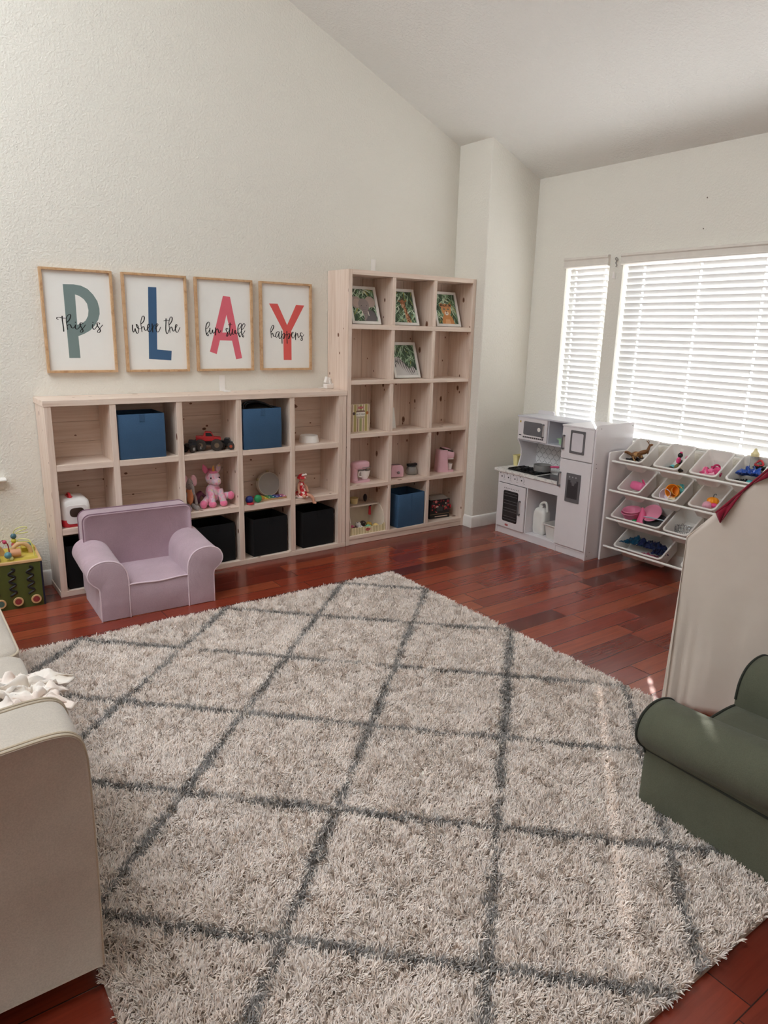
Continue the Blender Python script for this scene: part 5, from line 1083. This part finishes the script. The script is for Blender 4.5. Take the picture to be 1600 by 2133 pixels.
def elephant(P, r):
    P(E(.045, .050, .055, .060), (104, 98, 100)); P(E(-.062, .165, .048, .046, rot=.3), (176, 160, 152)); P(E(.062, .172, .046, .042, rot=-.3), (182, 164, 156)); P(E(-.058, .160, .034, .032), (196, 176, 166))
    P(E(.0, .145, .048, .052), (158, 146, 142)); P([(-.034, .135), (.034, .13), (.024, .08), (.012, .045), (-.006, .026), (-.016, .030), (-.008, .055), (-.020, .09)], (150, 138, 136))
    P([(-.026, .10), (-.018, .098), (-.022, .066), (-.030, .060)], (236, 230, 220)); P([(.026, .098), (.033, .10), (.036, .066), (.030, .062)], (236, 230, 220)); P(E(-.022, .140, .004, .003), (30, 26, 26)); P(E(.026, .140, .004, .003), (30, 26, 26))
    for k in range(5): P([(-.018+.002*k, .112-.016*k), (.016-.001*k, .112-.016*k), (.016-.001*k, .110-.016*k), (-.018+.002*k, .110-.016*k)], (118, 108, 108))
def giraffe(P, r):
    P([(-.002, .165), (.022, .160), (.040, .085), (.064, .022), (.018, .022), (.010, .09)], (206, 160, 120)); P(E(.004, .176, .021, .030, rot=.12), (176, 116, 78)); P(E(.000, .152, .014, .016), (206, 168, 136))
    P([(-.018, .190), (-.042, .202), (-.038, .190), (-.016, .182)], (170, 112, 76)); P([(.022, .190), (.046, .206), (.044, .192), (.022, .182)], (170, 112, 76)); P([(-.008, .20), (-.010, .222), (-.004, .222), (-.001, .20)], (92, 56, 36)); P([(.008, .20), (.010, .222), (.016, .222), (.015, .20)], (92, 56, 36))
    P(E(-.011, .178, .003, .004), (20, 16, 14)); P(E(.018, .178, .003, .004), (20, 16, 14))
    for k in range(16): f = k/15; P(E(.014+.028*f+r.uniform(-.010, .012), .150-.120*f, .006+.004*f, .006, 6, r.uniform(0, 3)), (128, 72, 44))
def cub(P, r):
    P([(-.060, .021), (-.050, .075), (-.030, .10), (.030, .10), (.056, .07), (.070, .021)], (206, 140, 84)); P([(-.020, .06), (.022, .06), (.03, .021), (-.03, .021)], (222, 170, 124)); P(E(-.046, .176, .018, .017), (192, 132, 84)); P(E(.046, .176, .018, .017), (192, 132, 84)); P(E(-.045, .175, .010, .010), (92, 66, 50)); P(E(.045, .175, .010, .010), (92, 66, 50))
    P(E(0, .140, .052, .050), (212, 152, 100)); P(E(0, .112, .022, .015), (234, 214, 192)); P(E(0, .102, .013, .008), (240, 232, 222)); P([(-.009, .126), (.009, .126), (0, .114)], (70, 40, 36)); P([(-.012, .106), (0, .110), (.012, .106), (0, .104)], (40, 24, 22)); P(E(-.021, .144, .010, .007), (60, 40, 30)); P(E(.021, .144, .010, .007), (60, 40, 30)); P(E(-.021, .144, .006, .005), (150, 170, 140)); P(E(.021, .144, .006, .005), (150, 170, 140))
    for k in range(16): P(E(r.uniform(-.034, .034), r.uniform(.162, .184), .003, .006, 6), (70, 44, 30))
def zebra(P, r):
    P([(-.110, .021), (-.108, .13), (-.075, .165), (-.035, .15), (.005, .10), (.035, .075), (.070, .095), (.100, .06), (.104, .021)], (206, 202, 200)); P(E(-.080, .140, .040, .030, rot=.5), (196, 192, 190))
    for k in range(13):
        f = k/12; cx_, cz_ = -.088+.165*f, .140-.088*f; hw_ = .026+.026*f; nx, nz = .42+.2*f, .90-.1*f
        P([(cx_-nx*hw_-.0032, cz_-nz*hw_), (cx_-nx*hw_*.2+.004, cz_-nz*hw_*.2), (cx_+nx*hw_*.8, cz_+nz*hw_*.8), (cx_+nx*hw_*.8-.0045, cz_+nz*hw_*.8+.001), (cx_-nx*hw_*.2-.0025, cz_-nz*hw_*.2)], (36, 34, 36))
    P(E(-.085, .136, .006, .005), (16, 14, 14)); P([(-.062, .168), (-.05, .182), (-.045, .160)], (60, 56, 56)); P(E(-.106, .10, .012, .016), (58, 54, 56))
    for k in range(8): P([(-.070+.012*k, .160-.010*k), (-.064+.012*k, .170-.010*k), (-.060+.012*k, .158-.010*k)], (28, 26, 28))
animal_print('white framed elephant print in the left cell of the top row', 2.402, TZ[4][1], elephant, 3); animal_print('white framed giraffe print in the middle cell of the top row', 2.768, TZ[4][1], giraffe, 5)
animal_print('white framed tiger cub print in the right cell of the top row', 3.204, TZ[4][1], cub, 8); animal_print('white framed zebra print in the second row of the tall bookcase', 2.800, TZ[3][1], zebra, 13)
# ice cream game box
gb = thing('game_box', 'striped ice cream game box in the third row of the tall bookcase', 'box', (2.236, -.188, .8705)); b = MB(); b.box(-.084, .084, 0, .045, 0, .209, 0)
for x0_, x1_, m_ in ((-.080, -.073, 1), (-.060, -.038, 2), (-.029, -.021, 1), (-.009, .012, 3), (.024, .030, 1), (.040, .062, 2), (.071, .076, 1)): b.box(x0_, x1_, -.0004, .0002, .002, .207, m_)
b.build('carton', [plain((232, 216, 190), .5), plain((158, 130, 112), .5), plain((182, 168, 104), .5), plain((166, 164, 108), .5)], gb, smooth=False)
b = MB(); b.flat([E(0, .184, .030, .008, 28)], -.0008, 0); b.flat([rrect(-.044, .044, .118, .150, .012)], -.0008, 1); b.flat([E(-.060, .140, .012, .012)], -.0009, 2); b.flat([E(.060, .142, .012, .012)], -.0009, 3); b.flat([[(-.042, .150), (.042, .150), (.036, .162), (-.036, .162)]], -.0009, 4); b.flat([rrect(-.040, .040, .102, .116, .004)], -.0008, 5)
lettering(b, 'Melissa & Doug', .0085, (0, -.0012, .184), (1, 0, 0), (0, 0, 1), 1); lettering(b, 'Ice Cream', .026, (0, -.0012, .134), (1, 0, 0), (0, 0, 1), 6, .82); lettering(b, 'SCOOP & SERVE' if False else 'COUNTER', .013, (0, -.0012, .109), (1, 0, 0), (0, 0, 1), 6)
b.build('cover_print', [M_red, plain((240, 236, 226), .5), plain((72, 52, 48), .5), plain((176, 104, 44), .5), plain((120, 88, 74), .5), plain((210, 196, 170), .5), P_['black']], gb, smooth=False)
o = MB(); o.prism([(2.4755, .8708), (2.606, .8708), (2.582, 1.036), (2.4755, 1.036)], -.150, -.147, 'y'); tag(o.build('paper_card', M_paper, smooth=False), 'thin white card standing beside the divider in the middle cell of the third row', 'card')
# pink toy appliances
M_pinkp = plain((232, 186, 198), .3, coat=.3); M_wp = plain((240, 236, 232), .3)
mx_ = thing('toy_mixer', 'pink toy stand mixer with a white bowl in the fourth row', 'toy mixer', (2.247, -.175, .4735)); b = MB(); b.prism(rrect(-.082, .086, -.045, .045, .035), 0, .016, 'z'); b.loft([[(x-.055, y, z) for x, y in rrect(-.024*k, .024*k, -.026*k, .026*k, .014, 4)] for k, z in ((1.15, .014), (1, .04), (.95, .09), (1, .118))]); b.build('stand', M_pinkp, mx_, ang=45)
b = MB(); b.T = Matrix.Translation((.0, 0, .132)); b.ell((0, 0, 0), (.082, .036, .034), 28, 16, 0, .62); b.build('motor_head', M_pinkp, mx_); b = MB(); b.box(.0, .078, -.0368, .0368, .112, .117); b.cyl((.042, 0, .112), (.042, 0, .094), .026, .022, 20); b.build('trim', M_silver, mx_)
b = MB(); b.lathe([(.001, .018), (.022, .018), (.038, .040), (.046, .075), (.048, .088), (.0455, .088), (.043, .075), (.034, .042), (.001, .024)], (.040, 0, 0), 28); bw_ = b.build('bowl', M_wp, mx_, ang=50); b = MB(); b.tube(smoothpath([(-.004, -.012, .080), (-.024, -.024, .080), (-.026, -.026, .050), (.004, -.016, .040)], 5), .005, 8); b.build('handle', M_wp, bw_); b = MB(); b.tube(smoothpath([(.03, 0, .094), (.028, 0, .06), (.042, 0, .04), (.056, 0, .06), (.054, 0, .094)], 5), .002, 6); b.build('whisk', M_silver, mx_)
to = thing('toy_toaster', 'pink toy toaster in the middle cell of the fourth row', 'toy toaster', (2.600, -.165, .4735), R(-6)); b = MB(); b.prism(smooth2 if False else [(-.060, .004), (-.060, .06), (-.054, .088), (-.036, .102), (.036, .102), (.054, .088), (.060, .06), (.060, .004)], -.036, .036, 'y'); b.build('body', M_pinkp, to, ang=30, bevel=.006, seg=3)
b = MB(); b.box(-.040, .040, -.016, -.006, .1022, .1032); b.box(-.040, .040, .006, .016, .1022, .1032); b.build('slots', P_['black'], to, smooth=False); b = MB(); b.lathe([(.001, .012), (.010, .011), (.011, .004), (.013, 0)], n=18); kb2 = b.build('knob', M_silver, to); kb2.location = (.008, -.0362, .042); kb2.rotation_euler = (R(90), 0, 0); b = MB(); b.box(.060, .070, -.008, .008, .048, .056); b.build('lever', M_silver, to, smooth=False, bevel=.001)
cf = thing('toy_carafe', 'clear toy coffee pot with a black lid and handle beside the toaster', 'toy coffee pot', (2.792, -.135, .4735)); cf.scale = (1.15, 1.15, 1.1); b = MB(); b.lathe([(.001, 0), (.036, 0), (.043, .008), (.042, .035), (.034, .055), (.031, .060), (.0295, .059), (.040, .034), (.041, .009), (.001, .002)], n=28); b.build('glass_pot', M_clear, cf, ang=60); b = MB(); b.box(-.038, .046, -.012, .012, .0665, .082); b.tube([(.042, 0, .076), (.060, 0, .070), (.066, 0, .035)], [.011, .011, .008], 10); b.lathe([(.001, .0605), (.033, .0605), (.030, .068), (.001, .069)], n=24); b.build('lid_handle', P_['black'], cf, ang=40)
cm = thing('toy_coffee_maker', 'pink toy coffee maker with a white cup in the right cell of the fourth row', 'toy coffee maker', (3.122, -.165, .4735), R(-14)); b = MB(); b.loft([[(x-.030, y, z) for x, y in rrect(-.042*k, .042*k, -.050, .050, .02, 4)] for k, z in ((1.25, 0), (1.1, .08), (1, .16), (.95, .190))]); b.prism(rrect(-.05, .075, -.046, .046, .02), 0, .014, 'z'); b.build('body', M_pinkp, cm, ang=40)
b = MB(); b.loft([[(x+.018, y, z) for x, y in rrect(-.060*k, .058*k, -.046*k, .046*k, .02, 4)] for k, z in ((.92, .118), (1, .13), (1, .160), (.9, .176))]); b.build('brew_head', M_pinkp, cm, ang=40); b = MB(); b.T = Matrix.Translation((.012, 0, .183)) @ Matrix.Rotation(R(14), 4, 'Y'); b.loft([[(x, y, z) for x, y in rrect(-.052*k, .058*k, -.044*k, .044*k, .02, 4)] for k, z in ((1, -.004), (1.02, .002), (.9, .010))]); b.build('lid', P_['dbrown'], cm, ang=40); b = MB(); b.T = Matrix.Translation((.010, 0, .196)) @ Matrix.Rotation(R(14), 4, 'Y'); b.ell((0, 0, 0), (.046, .034, .008)); b.build('lid_pad', M_pinkp, cm)
b = MB(); b.box(.014, .070, -.034, .034, .105, .118); b.build('nozzle', M_wp, cm, smooth=False, bevel=.003); b = MB(); b.lathe([(.001, .0), (.020, .0), (.027, .045), (.0285, .050), (.026, .049), (.018, .004), (.001, .004)], (.046, 0, .0145), 24); b.build('cup', M_wp, cm, ang=50)
# ice cream stand with scoops
ic = thing('ice_cream_stand', 'toy ice cream stand with striped tray and shelf, bottom left of the tall bookcase', 'toy stand', (2.28, -.15, .0725)); b = MB(); b.box(-.172, .157, -.112, .112, 0, .008); b.box(-.172, .157, .104, .112, .008, .20)
b.build('base', plain((226, 214, 196), .5), ic, smooth=False); b = MB(); b.add([(-.172, -.116, .0), (.157, -.116, .0), (.157, -.116, .062), (.138, -.116, .062), (.126, -.116, .048), (-.172, -.116, .058)], [(0, 1, 2, 3, 4, 5)]); o = b.build('striped_front', M_wp, ic, smooth=False, fix=False, solid=.006); t = NT('awning_stripes'); sp3 = t.n('SeparateXYZ'); t.l(t.coord('Object'), sp3.inputs[0]); fr_ = t.math('FRACT', t.math('MULTIPLY', sp3.outputs[0], 68.0)); o.data.materials[0] = t.set(Base_Color=t.ramp(fr_, [(.55, lin((240, 228, 190))), (.62, lin((176, 160, 112)))]), Roughness=.5)
b = MB(); b.flat([E(-.01, .030, .026, .010, 24)], -.1196, 0); lettering(b, 'Melissa & Doug', .0072, (-.01, -.1202, .030), (1, 0, 0), (0, 0, 1), 1); b.build('logo', [M_red, M_white], ic, smooth=False)
arc = [(-.112, .008), (.112, .008), (.112, .215), (.02, .215)]+[(.02-.132*sin(R(a_)), .06+.155*cos(R(a_))) for a_ in (15, 35, 55, 75, 90)]
b = MB(); b.prism(arc, .150, .158, 'x'); b.build('side_panel', plain((234, 222, 206), .5), ic, smooth=False); b = MB(); b.prism(arc, -.172, -.164, 'x'); b.build('side_panel', plain((234, 222, 206), .5), ic, smooth=False); b = MB(); b.box(-.163, .149, -.020, .104, .196, .206); b.build('shelf', plain((236, 226, 212), .5), ic, smooth=False)
cu_ = lathe_thing('paper_cup', 'striped cream cup on the toy ice cream stand shelf', 'cup', (2.245, -.10, .279), [(.001, 0), (.026, 0), (.034, .044), (.038, .046), (.036, .049), (.032, .046), (.024, .003), (.001, .003)], plain((232, 216, 160), .5)); cu2 = lathe_thing('paper_cup', 'tan cup partly behind the post on the toy ice cream stand shelf', 'cup', (2.165, -.09, .279), [(.001, 0), (.022, 0), (.028, .030), (.026, .030), (.020, .003), (.001, .003)], plain((206, 170, 124), .5))
o = MB(); o.ell((0, 0, .032), (.016, .018, .032)); o = o.build('ice_cream_scoop', plain((50, 50, 54), .3)); o.location = (2.362, -.085, .279); tag(o, 'dark ice cream scoop standing on the toy stand shelf', 'scoop')
hs = thing('toy_scoop', 'red toy scoop hanging under the toy ice cream stand shelf', 'scoop', (2.375, -.135, .180)); b = MB(); b.tube([(0, 0, .0), (0, 0, .07)], [.012, .009], 10); b.build('handle', P_['red'], hs); b = MB(); b.tube([(0, 0, .07), (.02, 0, .082), (.045, .0, .078)], [.006, .005, .005], 8); b.build('hook', P_['black'], hs)
t = NT('spotted_scoop'); vo = t.n('TexVoronoi', i_Scale=60); t.l(t.coord('Object'), vo.inputs['Vector']); M_spot = t.set(Base_Color=t.ramp(vo.outputs['Distance'], [(.30, lin((30, 26, 26))), (.36, lin((232, 228, 224)))]), Roughness=.5)
t = NT('chip_scoop'); vo = t.n('TexVoronoi', i_Scale=70); t.l(t.coord('Object'), vo.inputs['Vector']); M_chip = t.set(Base_Color=t.ramp(vo.outputs['Distance'], [(.22, lin((214, 200, 180))), (.28, lin((44, 28, 26)))]), Roughness=.5)
for x_, y_, z_, m_, lb in ((2.172, -.185, .082, plain((214, 100, 140), .5), 'pink scoop ball at the left of the ice cream stand tray'), (2.238, -.175, .098, M_spot, 'upper white scoop ball with black spots in the ice cream stand'), (2.232, -.222, .081, M_spot, 'lower white scoop ball with black spots at the tray front'), (2.290, -.165, .100, M_chip, 'dark brown chip scoop ball in the ice cream stand'), (2.300, -.228, .081, plain((110, 190, 150), .5), 'mint green scoop ball at the tray front'), (2.375, -.222, .081, plain((232, 200, 130), .5), 'pale yellow scoop ball at the right of the tray'), (2.345, -.170, .085, plain((190, 156, 70), .5), 'mustard scoop ball behind the yellow one'), (2.170, -.232, .081, plain((96, 54, 60), .5), 'maroon scoop ball at the left front of the tray')):
    o = MB(); o.ell((0, 0, .022), (.027, .027, .024), 18, 12); o = o.build('scoop_ball', m_); o.location = (x_, y_, z_); tag(o, lb, 'toy ice cream', 'toy ice cream scoops')
# dark box with red pictures
pbx = thing('gift_box', 'black box with red pictures in the bottom right cell of the tall bookcase', 'box', (3.062, -.155, .0725), R(-4)); b = MB(); b.box(-.103, .103, -.05, .05, 0, .165); b.build('carton', P_['black'], pbx, smooth=False, bevel=.001)
b = MB(); rnd = random.Random(4); ms = [plain(c_, .5) for c_ in ((150, 30, 44), (190, 60, 60), (214, 120, 120), (226, 206, 186), (60, 60, 60), (120, 24, 40), (140, 110, 80))]
for k in range(34): x_, z_ = rnd.uniform(-.09, .08), rnd.uniform(.048, .150); w_, h_ = rnd.uniform(.008, .026), rnd.uniform(.006, .022); b.box(x_, min(.1, x_+w_), -.0508-.00002*k, -.0502, z_, min(.163, z_+h_), rnd.randrange(7))
b.box(-.034, .030, -.0525, -.0502, .062, .098, 4); b.box(-.05, .085, -.0512, -.0502, .014, .020, 3); b.box(-.103, .103, -.0515, -.0502, .036, .040, 6); b.build('picture_panel', ms, pbx, smooth=False)
b = MB(); b.add([(-.095, -.048, .1655), (.095, -.048, .1655), (.095, .04, .1655), (-.095, .04, .1655), (-.085, .0, .190), (.075, .0, .190), (.075, .045, .190), (-.085, .045, .190)], [(0, 1, 5, 4), (1, 2, 6, 5), (2, 3, 7, 6), (3, 0, 4, 7), (4, 5, 6, 7), (3, 2, 1, 0)]); b.build('lid', plain((150, 142, 134), .4), pbx, smooth=False); b = MB(); b.ell((.118, -.04, .092), (.008, .012, .018), 12, 8); b.build('tassel', P_['red'], pbx)

# ------------------------------------------------------------ brackets, charger, cord cleat, nail holes
def bracket(label, x, z, arm):
    root = thing('wall_bracket', label, 'bracket', (x, 0, z)); b = MB(); b.box(-.020, .020, -.006, -.0005, .0005, .108); b.build('wall_plate', M_wp, root, smooth=False, bevel=.0015); b = MB(); b.box(-.020, .020, -arm, -.0065, .0005, .008); b.build('foot_plate', M_wp, root, smooth=False, bevel=.0015)
bracket('white wall bracket on top of the low bookcase under the pink letter print', 1.200, 1.1955, .105); bracket('white wall bracket on top of the tall bookcase', 2.455, 2.0455, .105)
ch = thing('charger', 'white plug charger beside the tall bookcase on the low bookcase top', 'charger', (2.020, -.072, 1.1955), R(8)); b = MB(); b.box(-.036, .036, -.022, .022, .0005, .036); b.build('adapter', M_wp, ch, smooth=False, bevel=.005, seg=3); b = MB(); b.T = Matrix.Translation((-.012, .01, .037)) @ Matrix.Rotation(R(18), 4, 'Y'); b.box(-.020, .016, -.014, .014, 0, .048); b.build('plug', M_wp, ch, smooth=False, bevel=.003); b = MB(); b.T = Matrix.Translation((.016, 0, .037)) @ Matrix.Rotation(R(-16), 4, 'Y'); b.box(-.009, .009, -.010, .010, 0, .040); b.build('clip', M_wp, ch, smooth=False, bevel=.003)
b = MB(); b.tube(smoothpath([(-.034, .006, .012), (-.06, .012, .006), (-.085, .016, .004)], 5), .0028, 7); b.build('cable', M_wp, ch)
hk = thing('cord_cleat', 'small cord cleat with a tassel on the wall between the windows', 'cord cleat', (XR, -1.205, 2.120)); b = MB(); b.tube(smoothpath([(-.004, .004, .050), (-.012, .010, .062), (-.014, 0, .072), (-.010, -.008, .055), (-.010, .006, .035), (-.010, -.006, .018), (-.008, .004, .008)], 5), .0035, 7); b.build('hook', plain((150, 148, 144), .4), hk); b = MB(); b.prism([(.020, -.030), (.028, -.075), (.000, -.078), (.010, -.030)], -.012, -.004, 'x'); b.build('tassel', M_wp, hk, smooth=False, bevel=.002)
for z_, lb in ((2.52, 'tiny upper nail hole in the wall above the wide window'), (2.33, 'tiny lower nail hole in the wall above the wide window')):
    o = MB(); o.cyl((0, 0, 0), (-.002, 0, 0), .005, .004, 10); o = o.build('wall_nail', plain((120, 110, 100), .6)); o.location = (XR-.0005, -1.86, z_); tag(o, lb, 'nail')

# ------------------------------------------------------------ activity cube
ac = thing('activity_cube', 'green wooden activity cube with bead wires beside the low bookcase', 'activity cube', (-.245, -.185, 0), R(-3)); M_wood = plain((216, 178, 130), .5); h_ = .15
t = NT('green_panel'); f = t.noise(t.coord('Object'), 10, 2); M_gp = t.set(Base_Color=t.ramp(f, [(.3, lin((74, 82, 36))), (.7, lin((82, 92, 40)))]), Roughness=.5)
b = MB(); b.box(-h_, h_-.006, -h_, -h_+.01, 0, .272); b.box(-h_, h_-.006, h_-.01, h_, 0, .272); b.box(-h_, -h_+.01, -h_+.01, h_-.01, 0, .272); b.build('panel', M_gp, ac, smooth=False); b = MB(); b.box(h_-.0055, h_+.004, -h_, h_, 0, .272); b.build('side_panel', plain((26, 30, 52), .5), ac, smooth=False)
b = MB(); b.box(-h_-.004, h_+.004, -h_-.004, h_+.004, .2725, .288); b.build('top', M_wood, ac, smooth=False, bevel=.002); b = MB(); b.flat([rrect(-h_+.01, h_-.01, -h_+.01, h_-.01, .02)], .2886, 0, 'z'); b.flat([E(.09, -.06, .05, .035)], .2889, 1, 'z'); b.build('top_print', [plain((196, 176, 70), .5), plain((210, 190, 90), .5)], ac, smooth=False)
for x_ in (-.10, -.01, .085):
    b = MB(); pth = [(x_+.016*sin(k*.95), -h_-.0012, .25-.0068*k) for k in range(26)]; b.tube(smoothpath(pth, 2), .0065, 6); b.build('squiggle_slot', P_['black'], ac)
    b = MB(); b.T = Matrix.Translation((x_+.02, -h_-.0075, .045)) @ Matrix.Rotation(R(90), 4, 'X'); b.lathe([(.001, -.006), (.026, -.006), (.028, 0), (.026, .005), (.019, .005), (.018, .002)], n=26); w_ = b.build('wheel', M_wood, ac, ang=40); b = MB(); b.T = Matrix.Translation((x_+.02, -h_-.0100, .045)) @ Matrix.Rotation(R(90), 4, 'X'); b.lathe([(.001, .0025), (.017, .002), (.018, 0)], n=22); b.build('hub', plain((150, 60, 60), .5) if x_ > -.05 else plain((80, 110, 100), .5), w_)
def wire(pts, c_): b = MB(); b.tube(smoothpath(pts, 6), .0032, 7); return b.build('wire', plain(c_, .35), ac)
wire([(.125, -.09, .288), (.118, -.085, .35), (.105, -.07, .385), (.060, -.05, .392), (.045, -.04, .376), (.09, -.05, .372), (.112, -.05, .365)], (214, 214, 130)); wire([(.03, .05, .288), (.035, .05, .40), (.06, .04, .435), (.10, .04, .438), (.108, .04, .428), (.06, .03, .415), (.05, .03, .405), (.10, .02, .408), (.112, .02, .41)], (210, 210, 140)); wire([(-.06, -.03, .288), (-.055, -.03, .36), (-.03, -.03, .388), (-.005, -.03, .36), (0, -.03, .288)], (150, 30, 50)); wire([(-.10, .04, .288), (-.11, .03, .37), (-.14, .02, .40), (-.13, -.02, .34), (-.12, -.04, .288)], (40, 40, 44))
for x_, y_, z_, r_, c_ in ((.035, .05, .386, .017, (70, 110, 124)), (.034, .05, .358, .015, (200, 190, 70)), (.033, .05, .332, .015, (180, 50, 60)), (-.015, -.12, .322, .020, (90, 140, 150)), (.0, -.12, .300, .013, (196, 196, 130)), (-.02, -.03, .378, .012, (190, 60, 100)), (-.075, -.12, .305, .020, (70, 100, 120)), (.108, .02, .33, .016, (90, 140, 130))):
    b = MB(); b.ell((x_, y_, z_), r_, 16, 12); b.build('bead', plain(c_, .35), ac)
for x_, y_, rz_, rr_ in ((.065, .0, 0, .050), (-.085, -.02, .4, .055)):
    b = MB(); b.T = Matrix.Translation((x_, y_, .2885)) @ Matrix.Rotation(rz_, 4, 'Z'); b.tube([(rr_*cos(R(a_)), 0, rr_*1.25*sin(R(a_))) for a_ in range(0, 181, 15)], .013, 10); b.build('wooden_arch', M_wood, ac)
b = MB(); b.cyl((.0, -.075, .318), (.055, -.075, .318), .024, n=20); b.build('roller', plain((206, 150, 112), .5), ac); b = MB(); b.T = Matrix.Translation((-.105, -.105, .352)) @ Matrix.Rotation(R(90), 4, 'X'); b.prism(ngon(6, .036), -.006, .006, 'z'); b.build('green_disc', plain((150, 180, 50), .45), ac, smooth=False); b = MB(); b.cyl((-.105, -.098, .288), (-.105, -.098, .33), .006, n=10); b.build('post', M_wood, ac)
b = MB(); b.box(.07, .14, .03, .10, .2892, .312); b.build('yellow_block', plain((200, 180, 60), .5), ac, smooth=False, bevel=.002)
